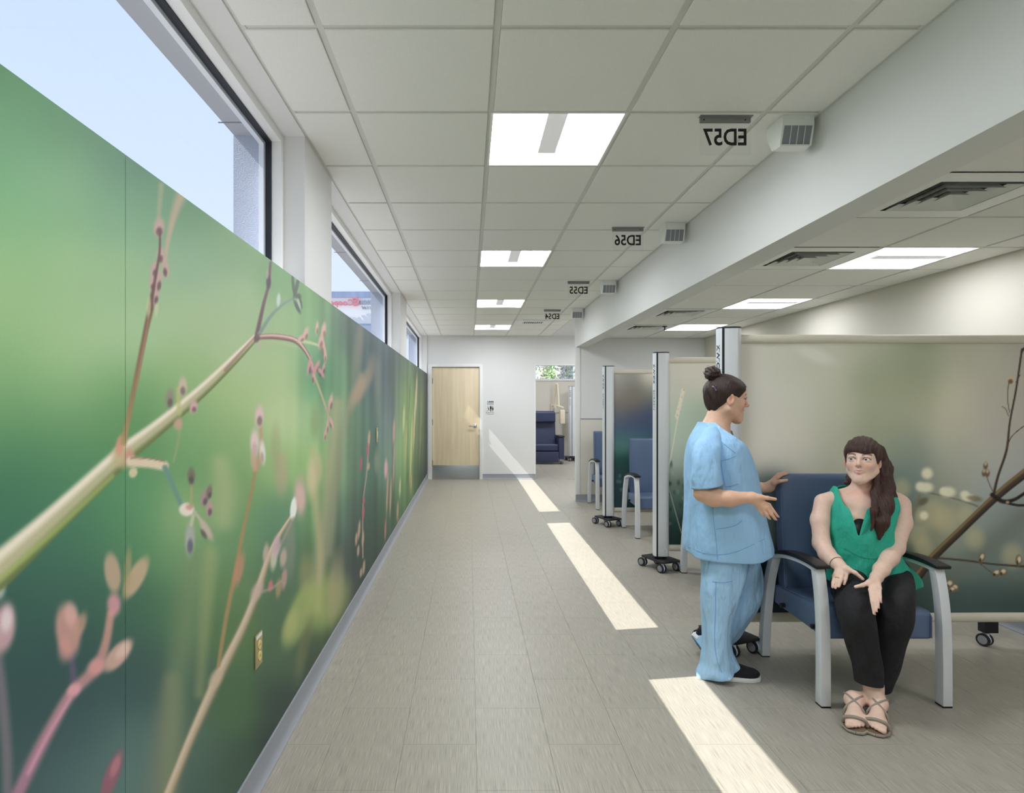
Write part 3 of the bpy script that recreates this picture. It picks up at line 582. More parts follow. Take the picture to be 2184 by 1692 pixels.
    for x, y, rx, ry, c in ((840, 920, 2.4, 26, (206, 150, 140)), (823, 1000, 3.5, 20, (224, 170, 180)), (826, 1050, 2, 50, (200, 150, 130)), (833, 1060, 1.8, 40, (196, 160, 130)), (822, 1130, 1.8, 24, (200, 120, 120)), (848, 1090, 2, 20, (196, 150, 120)), (853, 1040, 1.8, 20, (206, 196, 150)), (840, 990, 1.5, 50, (196, 150, 140)),
                            (861, 895, 2, 28, (196, 196, 130)), (866, 950, 1.4, 50, (180, 170, 110)), (877, 960, 2, 70, (196, 196, 120)), (884, 900, 1.5, 60, (206, 186, 140)), (888, 840, 1.6, 40, (206, 180, 150)), (874, 840, 1.2, 40, (90, 110, 60)), (877, 1030, 1.4, 24, (200, 150, 110)), (869, 1020, 1, 12, (110, 80, 60)), (897, 920, 1.3, 80, (130, 130, 96)), (849, 1120, 2, 14, (180, 110, 90))):
        bl(x, y, rx, ry, c, 2, .5, .9)
    return p
M_GAIN = 1.16
def mural_panel(y0, y1, nu, nv, gap0=0.0):
    u0, u1 = 1/y0, 1/y1; ys = 1/np.linspace(u0, u1, nu) if y0 > 0 else None
    zs = np.linspace(0.03, SILL, nv); YY, ZZ = np.meshgrid(ys, zs, indexing='ij'); yy, zz = YY.ravel(), ZZ.ravel()
    X = CX+XL*FPX/yy; Y = CY-(zz-EYE)*FPX/yy
    p = mural_paint(X, Y)
    return print_sheet('mural_panel', np.stack([np.full_like(yy, XL), yy, zz], 1), nu, nv, p.linear(M_GAIN), M_MURAL, wall_left)
mural_panel(0.78, 1.4040, 170, 420); mural_panel(1.4052, YE-0.001, 430, 420)
B(XL-0.006, XL-0.0015, YBACK, 0.779, 0.03, SILL).build('mural_panel', mat('mural_green', (100, 150, 105), 0.5), wall_left)
B(XL-0.0066, XL-0.0012, 1.4036, 1.4056, 0.03, SILL).build('mural_joint', mat('mural_joint', (120, 160, 110), 0.6), wall_left)
# white edge cap on the sill
B(XL-0.2, XL-0.002, YBACK, YE, SILL-0.0005, SILL+0.0008).build('window_sill', M_TRIM, wall_left)

# ---- prints of the three mobile screens (pixel columns on each screen plane)
def screen_a(X, Y):
    p = Paint(X, Y)
    p.base([(1590, 745, 206, 200, 188), (1590, 850, 206, 202, 190), (1590, 950, 214, 208, 192), (1590, 1100, 170, 170, 150), (1590, 1280, 40, 60, 62),
            (1650, 745, 204, 200, 184), (1700, 760, 196, 196, 176), (1700, 850, 206, 202, 186), (1700, 950, 210, 204, 186), (1640, 1080, 60, 84, 84), (1640, 1250, 30, 48, 54),
            (1780, 760, 204, 200, 180), (1780, 860, 196, 194, 170), (1780, 960, 190, 186, 164), (1860, 745, 190, 192, 170), (1870, 800, 160, 168, 134), (1880, 860, 176, 178, 146), (1870, 930, 160, 166, 134),
            (1940, 760, 166, 172, 140), (1960, 800, 150, 160, 126), (1950, 860, 178, 176, 146), (1930, 960, 150, 160, 140), (1930, 1020, 110, 130, 124), (1920, 1100, 76, 100, 108), (1940, 1200, 84, 96, 80), (1960, 1280, 56, 78, 76),
            (2040, 760, 188, 186, 164), (2030, 840, 206, 198, 172), (2040, 920, 196, 190, 166), (2040, 990, 170, 172, 156), (2000, 1060, 150, 154, 132), (2010, 1120, 160, 154, 116), (2060, 1130, 150, 160, 148), (2050, 1200, 120, 134, 128), (2040, 1280, 70, 92, 88),
            (2110, 760, 196, 190, 172), (2120, 850, 188, 180, 166), (2110, 950, 186, 180, 168), (2110, 1040, 166, 172, 168), (2130, 1120, 136, 150, 148), (2120, 1200, 110, 128, 122), (2110, 1280, 66, 88, 84),
            (2184, 760, 186, 180, 166), (2184, 900, 180, 172, 160), (2184, 1000, 170, 172, 168), (2184, 1100, 130, 140, 136), (2184, 1200, 126, 134, 124), (2184, 1290, 60, 80, 78), (2300, 1000, 160, 160, 150), (2260, 1250, 90, 104, 98)], lambda x: 38)
    st, bl = p.stroke, p.blob
    bl(1740, 758, 40, 14, (226, 222, 212), 20, .6, .5)
    st([(2184, 1110, 50), (2100, 1170, 40), (2020, 1240, 30)], (112, 118, 104), .5, .55)
    for x, y, r in ((1922, 1042, 18), (1990, 1095, 26), (2020, 1110, 24), (1955, 1140, 24), (1970, 1170, 20), (2080, 1150, 20), (2160, 1185, 22), (1960, 1100, 12), (2060, 1100, 18)): bl(x, y, r, r*1.1, (196, 184, 138), 0, .6, .6)
    st([(1960, 1060, 8), (1945, 1095, 12), (1935, 1130, 14)], (126, 122, 88), .5, .8); st([(1975, 1050, 3), (2010, 1058, 3), (2050, 1068, 3), (2085, 1080, 4)], (110, 104, 86), .5, .8)
    for x, y, rx, ry in ((1977, 1010, 12, 12), (1975, 1040, 15, 11), (1962, 1038, 10, 10), (2022, 1050, 16, 11), (2012, 1048, 8, 8), (2058, 1055, 10, 8), (1970, 1100, 9, 9), (2065, 1062, 14, 8)): bl(x, y, rx, ry, (232, 222, 190), 0, .5, .95)
    bl(2080, 1064, 16, 6, (126, 112, 84), 10, .5, .8); bl(1968, 1070, 12, 7, (104, 92, 70), -30, .5, .8)
    # thick stem and twigs
    p.branch([(1938, 1258, 19), (1985, 1195, 17), (2050, 1132, 16), (2110, 1075, 16), (2150, 1040, 17), (2200, 1000, 18), (2280, 930, 20)], (52, 42, 38), (78, 62, 50), (140, 114, 70), (-0.2, -0.3), .1)
    st([(2180, 745, 4), (2168, 830, 4), (2155, 900, 4), (2148, 960, 5), (2130, 1015, 5), (2121, 1052, 6)], (72, 52, 46), .3, 1); st([(2200, 720, 4), (2180, 750, 4)], (72, 52, 46), .3, 1)
    st([(2154, 880, 2), (2150, 850, 2), (2152, 815, 2)], (104, 84, 66), .3, 1); st([(2152, 888, 1.6), (2146, 873, 1.6), (2139, 868, 1.6)], (92, 70, 60), .3, 1); st([(2148, 957, 2), (2160, 930, 2), (2190, 905, 2)], (92, 70, 60), .3, 1)
    st([(2168, 815, 2), (2176, 800, 2)], (92, 70, 60), .3, 1); bl(2156, 810, 7, 8, (206, 180, 140), 0, .3, 1); bl(2156, 814, 5, 5, (110, 84, 60), 0, .4, .9)
    st([(2119, 1050, 2), (2110, 1030, 2), (2104, 1012, 2)], (104, 84, 70), .3, 1)
    for x, y in ((2103, 994), (2100, 1009), (2107, 1010)): bl(x, y, 5, 8, (112, 92, 66), 5, .35, 1); bl(x, y-4, 3, 4, (206, 180, 150), 5, .4, .8)
    st([(2117, 1056, 9), (2140, 1070, 9), (2165, 1066, 7), (2190, 1050, 6)], (44, 36, 34), .25, 1); st([(2145, 1072, 6), (2170, 1078, 5), (2200, 1078, 5)], (44, 36, 34), .25, 1); bl(2150, 1072, 4, 3, (206, 176, 120), 0, .4, .8)
    st([(1995, 1190, 4), (2060, 1196, 4), (2120, 1204, 4), (2200, 1210, 5)], (76, 64, 58), .3, 1); st([(2085, 1198, 2), (2100, 1210, 2), (2118, 1224, 2)], (92, 76, 66), .3, 1); bl(1996, 1188, 6, 5, (70, 56, 50), 0, .4, .9)
    for x, y, rx, ry, r in ((2094, 1190, 7, 11, 20), (2126, 1223, 12, 7, -8), (2140, 1221, 9, 8, 0), (2174, 1196, 7, 12, 0), (2024, 1246, 10, 9, 0), (2036, 1254, 9, 7, 30), (2030, 1258, 8, 6, 0)):
        bl(x, y, rx, ry, (122, 102, 76), r, .3, 1); bl(x+1, y-2, rx*.55, ry*.55, (230, 212, 180), r, .5, .9); bl(x-rx*.4, y+ry*.4, rx*.25, ry*.4, (50, 40, 34), r, .4, .8)
    return p
def screen_b(X, Y):
    p = Paint(X, Y)
    p.base([(1430, 785, 206, 200, 188), (1500, 785, 210, 200, 186), (1480, 785, 214, 206, 194), (1440, 830, 200, 196, 182), (1500, 830, 196, 196, 176), (1450, 880, 186, 196, 178), (1500, 880, 156, 178, 152), (1440, 930, 176, 196, 178), (1490, 930, 170, 190, 170), (1440, 980, 186, 192, 178), (1480, 990, 160, 178, 160),
            (1440, 1010, 150, 166, 150), (1440, 1050, 96, 124, 112), (1480, 1050, 100, 126, 112), (1440, 1100, 70, 96, 88), (1440, 1140, 30, 58, 58), (1480, 1140, 22, 50, 50), (1560, 800, 206, 200, 186), (1560, 1000, 120, 140, 126), (1560, 1140, 24, 50, 50), (1640, 900, 170, 180, 160), (1640, 1140, 30, 50, 52)], lambda x: 26)
    rs = random.Random(5)
    for k in range(60): p.blob(rs.uniform(1426, 1600), rs.gauss(1060, 38), rs.uniform(2, 6), rs.uniform(3, 7), (176, 190, 176) if rs.random() < .6 else (40, 66, 62), 0, .6, .4)
    for q in range(14):
        u = q/13; x, y = 1457-u*14, 833+u*58; p.blob(x+(2 if q % 2 else -1.5), y, 2.6, 4.5, (226, 214, 190), 15, .4, .95)
        if q % 3 == 0: p.blob(x+1, y, 1, 2, (110, 96, 76), 0, .4, .8)
    p.stroke([(1456, 836, 2), (1446, 890, 2.2), (1434, 960, 2), (1426, 1000, 2), (1420, 1030, 2)], (226, 214, 190), .4, .95); p.stroke([(1425, 1035, 1.6), (1436, 1075, 1.6), (1450, 1125, 1.6), (1462, 1160, 1.6)], (196, 206, 190), .4, .8)
    return p
def screen_c(X, Y):
    p = Paint(X, Y)
    p.base([(1312, 802, 176, 172, 164), (1345, 805, 150, 146, 140), (1388, 805, 214, 204, 190), (1312, 830, 140, 136, 130), (1350, 830, 120, 116, 106), (1388, 840, 130, 130, 120), (1330, 860, 126, 116, 104), (1360, 850, 118, 108, 94), (1388, 870, 84, 92, 100), (1312, 880, 110, 110, 112), (1350, 885, 84, 84, 104), (1388, 885, 62, 70, 104),
            (1312, 900, 76, 84, 108), (1350, 905, 66, 74, 112), (1388, 905, 56, 78, 116), (1312, 925, 62, 92, 118), (1350, 925, 60, 96, 116), (1312, 950, 74, 126, 116), (1350, 950, 84, 130, 120), (1390, 950, 60, 100, 110), (1312, 985, 40, 84, 78), (1350, 985, 40, 84, 78), (1312, 1020, 46, 74, 84), (1350, 1020, 40, 70, 80), (1312, 1060, 40, 66, 76), (1350, 1070, 34, 58, 66), (1450, 900, 80, 100, 110), (1450, 1050, 36, 60, 66)], lambda x: 17)
    rs = random.Random(3)
    for k in range(16): p.blob(rs.uniform(1310, 1360), rs.gauss(1025, 10), 3, 4, (150, 166, 166), 0, .6, .35)
    return p
# ================================================================== mobile privacy screens
M_SCREEN = mat('screen_print', (255, 255, 255), 0.6, vcol=True, spec=0.25)
M_TYRE = mat('caster_tyre', (34, 36, 44), 0.5); M_HUB = mat('caster_hub', (150, 150, 152), 0.45); M_BAND = mat('caster_band', (214, 222, 236), 0.3)
def caster_parts(parent, x, y, rot):
    c = MB(); c.lathe([(0.012, 0.058), (0.012, 0.078)], n=12); c.sweep([(0, 0.0, 0.07), (0, 0.03, 0.06), (0, 0.046, 0.04)], 0.008, 0.006)
    c.lathe([(0.033, -0.006), (0.033, 0.006)], (0, 0.012, 0.037), 'x', 20)
    c = c.build('caster', M_BAND, parent, loc=(x, y, 0)); c.rotation_euler = (0, 0, rot)
    for s in (-1, 1):
        w = MB(); w.lathe([(0.030, 0.008*s), (0.036, 0.010*s), (0.037, 0.016*s), (0.036, 0.022*s), (0.027, 0.0225*s)], (0, 0.012, 0.037), 'x', 22); w.cur = 1; w.lathe([(0.026, 0.022*s), (0.025, 0.0245*s), (0.02, 0.025*s)], (0, 0.012, 0.037), 'x', 20)
        w.build('wheel', [M_TYRE, M_HUB], c)
def post(parent, x, y, rot, base_rot=0.0, lettering=True):
    """upright aluminium post on a black plate with four twin-wheel casters, local frame rotated by rot"""
    def put(o): o.location = (x, y, 0); o.rotation_euler = (0, 0, rot); return o
    z0, z1 = 0.115, 1.865
    body = [(-0.028, -0.052)]+[(0.028+0.042*math.sin(a), -0.052*math.cos(a)) for a in np.linspace(0.0, PI, 12)]+[(-0.028, 0.052)]
    put(MB().prism(body, z0, z1).build('post', M_ALU, parent))
    cap = [(-0.042, 0.052)]+[(-0.042-0.024*math.sin(a), 0.052*math.cos(a)) for a in np.linspace(0.15, PI-0.15, 10)]+[(-0.042, -0.052)]
    put(MB().prism(cap, z0, z1).build('end_profile', M_ALU, parent)); put(B(-0.0425, -0.0275, -0.0495, 0.0495, z0, z1).build('groove', M_BLACK, parent))
    top = [(a*1.02, b*1.04) for a, b in body[1:-1]]+[(-0.032, 0.054)]+cap[1:-1]+[(-0.032, -0.054)]
    put(MB().prism(top, z1, z1+0.008).build('top_cap', M_BLACK, parent))
    pl = MB(); pl.prism([(-0.1, -0.13), (-0.085, -0.148), (0.085, -0.148), (0.1, -0.13), (0.1, 0.13), (0.085, 0.148), (-0.085, 0.148), (-0.1, 0.13)], 0.08, 0.094); pl.lathe([(0.05, 0.094), (0.05, 0.116)], n=20)
    put(pl.build('base_plate', M_BLACK, parent, bevel=0.002)).rotation_euler = (0, 0, base_rot)
    cr, sr = math.cos(base_rot), math.sin(base_rot)
    for a, b, r in ((-0.082, -0.125, 0.5), (0.082, -0.125, 0.45), (-0.082, 0.125, 0.6), (0.082, 0.125, 0.5)): caster_parts(parent, x+a*cr-b*sr, y+a*sr+b*cr, r)
    if lettering:
        for tx, sz, zc, m, bold in (('KWICK', 0.052, 1.685, M_GASKET, 0.0012), ('SCREEN', 0.05, 1.46, M_GREYINK, 0.0)):
            me = text_mesh(tx, sz, bold, extr=0.0004)
            # wrap on the curved end profile: letters read downwards with their feet to the right
            me.transform(Matrix.Rotation(PI/2, 4, 'Z'))
            n = len(me.vertices); co = np.zeros(n*3); me.vertices.foreach_get('co', co); co = co.reshape(-1, 3)
            h = co[:, 0]*0.9; v = co[:, 1].copy(); lift = co[:, 2]
            ang = PI/2+0.62-h/0.045
            xx = -0.042-(0.0245+lift)*np.sin(ang); yy = (0.0528+lift)*np.cos(ang)
            me.vertices.foreach_set('co', np.stack([xx, yy, v+zc], 1).ravel()); me.update(); o = link('lettering', me, m, parent); put(o)
    lb = put(B(0.018, 0.05, -0.054, -0.0525, z0+0.006, z0+0.066).build('label_sticker', M_WHITE, parent)); lb.location = (x, y, 0)
    bars = MB()
    for k, w in enumerate((0.026, 0.016, 0.024, 0.022)): bars.box(0.021, 0.021+w, -0.0546, -0.0541, z0+0.056-k*0.014, z0+0.058-k*0.014)
    bars.build('print_lines', M_GREYINK, lb)
def screen(px, d, rot, x_end, fn, nu, nv, label, full_end, dense=1.0):
    x0 = (px-CX)*d/FPX; t = empty('mobile_screen', (x0, d, 0)); tag(t, label, 'privacy screen', 'mobile privacy screens')
    post(t, 0, 0, rot, math.radians(22)); L = x_end-x0
    zt, zb = 1.832, 0.150
    for nm, z, r in (('top_rail', zt-0.026, 0.026), ('bottom_rail', zb+0.028, 0.028)):
        MB().prism(ellipse(0, z, 0.02, r, 16), 0.03, L, 'x').build(nm, M_CREAM, t)
    xs = 0.03+(L-0.03)*np.linspace(0, 1, nu)**dense; zs = np.linspace(zb+0.05, zt-0.045, nv); XX, ZZ = np.meshgrid(xs, zs, indexing='ij'); xx, zz = XX.ravel(), ZZ.ravel()
    p = fn(CX+(x0+xx)*FPX/d, CY-(zz-EYE)*FPX/d)
    yy = 0.0035*np.sin(xx*4.0+zz*1.3)
    print_sheet('screen_fabric', np.stack([xx, yy, zz], 1), nu, nv, p.linear(1.38), M_SCREEN, t)
    if full_end:
        B(L-0.012, L+0.012, -0.025, 0.025, 0.12, 1.86).build('end_post', M_ALU, t); B(L-0.28, L-0.2, 0.0, 0.05, 0.084, 0.15).build('end_foot', M_BLACK, t)
        caster_parts(t, L-0.25, 0.02, 0.4); caster_parts(t, L+0.02, 0.0, 0.3)
    return t
screen(1553, 3.577, math.radians(-13), 3.30, screen_a, 330, 300, 'large beige mobile screen printed with a dry twig, behind the seated woman', True)
screen(1409, 5.30, math.radians(-9), 3.28, screen_b, 150, 320, 'middle mobile screen with a pale grass stalk print', True, 2.2)
screen(1297, 7.20, math.radians(-7), 3.26, screen_c, 90, 120, 'farthest mobile screen with blurred blue and purple print', True, 1.8)

# ================================================================== blue patient chairs
def make_chair():
    t = empty('patient_chair')
    for s in (-1, 1):
        x = 0.285*s
        f = spline([(-.288, .008), (-.289, .2), (-.284, .4), (-.268, .53), (-.245, .632)], 14)
        lg = MB().sweep([(x, y, z) for y, z in f], 0.0225, [0.027-0.006*i/13 for i in range(14)]).build('leg', M_SILVER, t, bevel=0.003)
        B(x-0.0215, x+0.0215, -.314, -.262, 0, 0.009).build('foot_cap', M_BLACK, lg)
        f = spline([(.29, .008), (.272, .2), (.235, .4), (.205, .5), (.165, .592)], 14)
        lg = MB().sweep([(x, y, z) for y, z in f], 0.0225, [0.026-0.006*i/13 for i in range(14)]).build('leg', M_SILVER, t, bevel=0.003)
        B(x-0.0215, x+0.0215, .265, .315, 0, 0.009).build('foot_cap', M_BLACK, lg)
        f = spline([(-.262, .632), (-.15, .642), (-.02, .635), (.08, .618), (.175, .59)], 12)
        MB().sweep([(x, y, z) for y, z in f], 0.0225, 0.011).build('arm_frame', M_SILVER, t, bevel=0.003)
        f = spline([(-.292, .652), (-.2, .660), (-.08, .660), (.05, .644), (.2, .604)], 16)
        MB().sweep([(x, y, z) for y, z in f], [0.036-0.012*(i/15) for i in range(16)], [0.008+0.004*math.sin(PI*i/15) for i in range(16)]).build('armrest', M_BLACK, t, bevel=0.006)
        for yy, zz in ((-0.18, 0.335), (0.12, 0.34)): MB().lathe([(0.012, 0.235), (0.012, 0.28)], (0, yy, zz), 'x', 10).build('side_rail', M_BLACK, t) if s > 0 else MB().lathe([(0.012, -0.28), (0.012, -0.235)], (0, yy, zz), 'x', 10).build('side_rail', M_BLACK, t)
    st = MB().prism([(-.258, .300), (-.258, .425), (-.235, .438), (-.1, .436), (.24, .418), (.24, .318), (-.2, .300)], -.256, .256, 'x').build('seat', M_VINYL, t, bevel=0.018, seg=4)
    for s in (-1, 1):
        MB().tube([(s*.246, -.2645, .31), (s*.246, -.2645, .41), (s*.246, -.245, .432), (s*.246, -.1, .438), (s*.246, .16, .426)], 0.003, 6).build('piping', M_VINYL, st)
    bk = MB().prism([(.165, .40), (.185, .62), (.205, .85), (.215, 1.015), (.228, 1.035), (.275, 1.035), (.285, 1.015), (.272, .8), (.252, .55), (.238, .36), (.175, .36)], -.23, .23, 'x').build('backrest', M_VINYL, t, bevel=0.012, seg=3)
    for s in (-1, 1): MB().tube([(s*.221, .161, .43), (s*.221, .180, .62), (s*.221, .200, .85), (s*.221, .212, 1.018)], 0.0028, 6).build('piping', M_VINYL, bk)
    return t
ch = make_chair()
cl = ['blue vinyl patient chair in which the woman in green sits', 'blue patient chair mostly hidden behind the nurse in blue', 'blue patient chair between the two farther screen posts', 'farthest blue patient chair in front of the bay partition']
for n, (x, y) in enumerate(((1.96, 3.178), (2.10, 4.88), (2.075, 6.77), (2.02, 8.52))):
    c = ch if n == 0 else copy_tree(ch); c.location = (x, y, 0); tag(c, cl[n], 'chair', 'blue patient chairs along the bays')

# ================================================================== wall plates and signs
M_OUTLET = mat('outlet_ivory', (226, 208, 130), 0.5); M_PLATE = mat('brushed_plate', (186, 172, 130), 0.4, metal=0.5)
def outlet(y, z, name, label, two=True):
    t = empty(name, (XL, y, z)); tag(t, label, 'outlet' if two else 'switch')
    B(0.0005, 0.006, -0.036, 0.036, -0.062, 0.062).build('plate', M_PLATE, t, bevel=0.002)
    if two:
        for k in (-1, 1):
            o = MB().lathe([(0.017, 0.006), (0.0165, 0.009)], (0, 0.004, -0.003+k*0.021), 'x', 20).build('socket', M_OUTLET, t)
            for q in (-1, 1): B(0.0088, 0.0094, 0.004+q*0.006-0.001, 0.004+q*0.006+0.001, -0.003+k*0.021-0.004, -0.003+k*0.021+0.004).build('slot', M_DARK, o)
        B(0.006, 0.0065, -0.03, 0.03, 0.045, 0.058).build('label_strip', M_WHITE, t)
    else: B(0.006, 0.01, -0.006, 0.012, -0.03, 0.03).build('toggle', M_WHITE, t, bevel=0.001)
d = -XL*FPX/(CX-549.5); outlet(d, EYE-(1386-CY)*d/FPX, 'wall_outlet', 'brass coloured double outlet low on the green mural')
d = -XL*FPX/(CX-803); outlet(d, EYE-(928-CY)*d/FPX, 'light_switch', 'small switch plate set in the far part of the green mural', False)
rs_ = empty('restroom_sign', (0.405, YE, 1.36)); tag(rs_, 'white restroom sign with pictograms beside the maple door', 'sign')
B(-0.075, 0.075, -0.008, -0.0005, -0.125, 0.13).build('plate', M_WHITE, rs_, bevel=0.002); B(-0.06, 0.07, -0.0095, -0.008, 0.045, 0.125).build('insert', mat('sign_silver', (176, 182, 184), 0.4), rs_); B(-0.078, 0.078, -0.012, -0.008, -0.1, -0.094).build('ledge', M_GREYINK, rs_)
g = MB()
for k in range(3): g.box(-0.02+k*0.03, 0.0+k*0.03, -0.0102, -0.0096, 0.098, 0.116)
g.build('room_number', M_INK, rs_)
g = MB()
for k, w in enumerate((0.012, 0.01, 0.012, 0.01, 0.014)): g.box(-0.055+k*0.024, -0.055+k*0.024+w, -0.0086, -0.008, 0.012, 0.026)
g.build('caption', M_GREYINK, rs_)
def picto(parent, x, kind):
    g = MB(); y0, y1 = -0.0092, -0.008
    if kind == 'm': g.prism([(x-.017, -.03), (x+.017, -.03), (x+.019, .0), (x+.01, .012), (x-.01, .012), (x-.019, .0)], y0, y1, 'y'); g.box(x-.009, x+.009, y0, y1, -.078, -.03)
    if kind == 'w': g.prism([(x-.017, -.045), (x+.017, -.045), (x+.008, .005), (x-.008, .005)], y0, y1, 'y'); g.box(x-.006, x+.006, y0, y1, -.08, -.045)
    if kind in 'mw': g.prism(ellipse(x, .021, .009, .009, 12), y0, y1, 'y')
    if kind == 'b': g.prism([(x-.034, -.066), (x-.006, -.072), (x-.004, -.06)], y0, y1, 'y'); g.prism([(x-.012, -.006), (x-.002, .008), (x+.024, -.05), (x+.012, -.06)], y0, y1, 'y')
    g.build('pictogram', M_INK, parent)
picto(rs_, -0.036, 'b'); picto(rs_, 0.012, 'm'); picto(rs_, 0.05, 'w')

# ================================================================== far room: recliner, lamp, folded screen, outlet
rc = empty('recliner', (1.82, 14.75, 0)); tag(rc, 'dark navy recliner on casters in the far room', 'recliner')
MB().prism([(-.24, .06), (.0, .035), (.3, .06), (.3, .30), (-.3, .30), (-.3, .06)], -.36, -.30, 'y').build('footrest_panel', M_NAVY, rc, bevel=0.012)
B(-.3, .3, -.34, .2, .31, .47).build('seat', M_NAVY, rc, bevel=0.035, seg=4); B(-.3, .3, -.30, .3, .12, .30).build('base', M_NAVY, rc, bevel=0.01)
MB().prism([(.12, .42), (.18, .75), (.26, 1.22), (.34, 1.26), (.40, 1.22), (.32, .7), (.28, .40)], -.3, .3, 'x').build('backrest', M_NAVY, rc, bevel=0.035, seg=4)
B(-.29, .29, .09, .2, 0.98, 1.235).build('headrest', M_NAVY, rc, bevel=0.04, seg=4)
for s in (-1, 1):
    B(min(s*.3, s*.43), max(s*.3, s*.43), -.36, .2, .12, .64).build('arm', M_NAVY, rc, bevel=0.025, seg=3); B(min(s*.295, s*.44), max(s*.295, s*.44), -.37, .18, .64, .67).build('armrest', M_BLACK, rc, bevel=0.008)
    for y in (-.3, .25): caster_parts(rc, s*.38, y, 0.4)
B(.435, .455, -.2, .0, .3, .58).build('side_bag', M_BLACK, rc, bevel=0.008)
M_BEIGE = mat('lamp_beige', (226, 214, 190), 0.5)
p = W(1181, 872, 15.68); la = empty('exam_lamp', (p.x, YR-0.012, 1.30)); tag(la, 'cream jointed examination lamp on the far room wall', 'wall lamp')
B(-.075, .06, -.05, 0, -.1, .12).build('wall_mount', M_BEIGE, la, bevel=0.01)
MB().tube([(-.03, -.07, .08), (.0, -.12, .35), (.04, -.16, .62)], 0.022, 10).build('arm', M_BEIGE, la); MB().tube([(.07, -.2, .62), (.085, -.25, .3), (.09, -.28, .05)], 0.026, 10).build('arm', M_BEIGE, la)
MB().tube([(.02, -.18, .625), (.09, -.18, .625)], 0.03, 12).build('joint', M_BEIGE, la); MB().lathe([(.03, -.02), (.03, -.09)], (-.01, 0, 0), 'y', 16).build('knob', M_CHROME, la)
MB().tube([(.04, -.27, .08), (.12, -.28, .06), (.2, -.29, .02)], 0.025, 10).build('yoke', M_BEIGE, la)
B(.11, .24, -.36, -.22, -.38, -.02).build('lamp_head', M_BEIGE, la, bevel=0.03, seg=3)
ks = empty('folded_screen', (2.60, 15.38, 0)); tag(ks, 'folded silver mobile screen post standing in the far room', 'privacy screen'); post(ks, 0, 0, math.radians(25), math.radians(10))
ks.scale = (1.35, 1.2, 1.0)
ot = empty('wall_outlet', (2.365, YR-0.001, 0.46)); tag(ot, 'pale outlet low on the far room wall', 'outlet'); B(-.036, .036, -.006, 0, -.06, .06).build('plate', M_WHITE, ot, bevel=0.002)
for k in (-1, 1): B(-.016, .016, -.009, -.006, k*.022-.013, k*.022+.013).build('socket', M_GREYINK, ot)

# ================================================================== outside: hospital block, birches
hb = empty('building', (-16, 60, 0)); tag(hb, 'white building with a red and grey sign seen through the middle window', 'building')
B(-20, 14, 0, 12, -0.25, 11.86).build('wall', mat('building_white', (248, 250, 252), 0.8), hb); B(-20, 14, -.1, 12, 11.86, 12.45).build('parapet', mat('building_cornice', (158, 176, 206), 0.8, noise=((3, 3, .2), .12)), hb)
M_RED = mat('sign_red', (232, 140, 150), 0.6); M_SGREY = mat('sign_grey', (160, 168, 184), 0.6)  # red paled in the paint for haze and glare over the distant sign
def sign_word(tx, px, py, h, m, bold):
    w = W(px, py, 59.8); me = text_mesh(tx, h, bold, extr=0.05); o = link('sign_lettering', me, m, hb, (w.x+16, -0.25, w.z)); o.rotation_euler = (PI/2, 0, 0); return o
sign_word('Coope', 729, 646, 0.84, M_RED, 0.015); sign_word('rson', 781, 643.5, 0.72, M_SGREY, 0.012); sign_word('nter', 781, 656, 0.56, M_SGREY, 0.008)
w = W(758, 644, 59.8); em = MB()
for k in range(18):
    a = math.radians(40+k*15.5-180); a2 = math.radians(40+(k+1)*15.5-180)
    if k > 17: break
    em.add([(r*math.cos(q), yy, r*math.sin(q)) for yy in (-.1, .1) for q in (a, a2) for r in (.24, .42)], [(0, 1, 3, 2), (4, 6, 7, 5), (0, 2, 6, 4), (1, 5, 7, 3)])
em.lathe([(.09, -.1), (.09, .1)], (0, 0, 0), 'y', 12); em.build('sign_emblem', M_RED, hb, loc=(w.x+16, -0.3, w.z))
for k in range(12): B(-9+k*2.0, -7.6+k*2.0, -.04, .06, 8.1, 9.3).build('window', mat('far_glass', (170, 184, 206), 0.2), hb)
M_BARK = mat('birch_bark', (214, 208, 200), 0.8, noise=((16, 16, 30), 0.85, 5)); M_LEAF = mat('leaf_green', (150, 186, 110), 0.6, rand=0.0)
def birch(x, y, r, lean, seed, label):
    t = empty('birch_tree', (x, y, -0.25)); tag(t, label, 'tree', 'birches outside the far room'); q = random.Random(seed)
    MB().tube([(0, 0, 0), (lean*.3, 0, 2), (lean*.6, .02, 4), (lean, 0, 6.5)], [r*1.15, r, r*.9, r*.7], 12).build('trunk', M_BARK, t)
    br = MB(); lf = MB()
    for k in range(26):
        z = q.uniform(1.9, 5.5); a = q.uniform(0, 2*PI); l = q.uniform(.12, .4); b = (lean*z/6.5, 0, z); e = (b[0]+l*math.cos(a), l*math.sin(a)*.7, z+q.uniform(-.2, .5)); br.tube([b, e], [.018, .006], 5)
        for j in range(18):
            c = Vector(e)+Vector((q.gauss(0, .17), q.gauss(0, .17), q.gauss(0, .15))); u = Vector((q.gauss(0, 1), q.gauss(0, 1), q.gauss(0, 1))).normalized(); v = u.orthogonal()
            lf.add([c-u*.045, c+v*.024, c+u*.045, c-v*.024], [(0, 1, 2, 3)])
    br.build('branches', M_BARK, t); o = lf.build('foliage', M_LEAF, t, smooth=0); o['kind'] = 'stuff'
for n, (px, y, r, l) in enumerate(((1152, 19.0, .17, .2), (1174, 20.5, .16, -.2), (1190, 18.6, .17, .15), (1216, 19.4, .16, -.15))):
    birch((px-CX)*y/FPX, y, r, l, 11+n, ['leftmost birch trunk behind the far window', 'second birch trunk from the left behind the far window', 'third birch trunk from the left behind the far window', 'rightmost birch trunk behind the far window'][n])
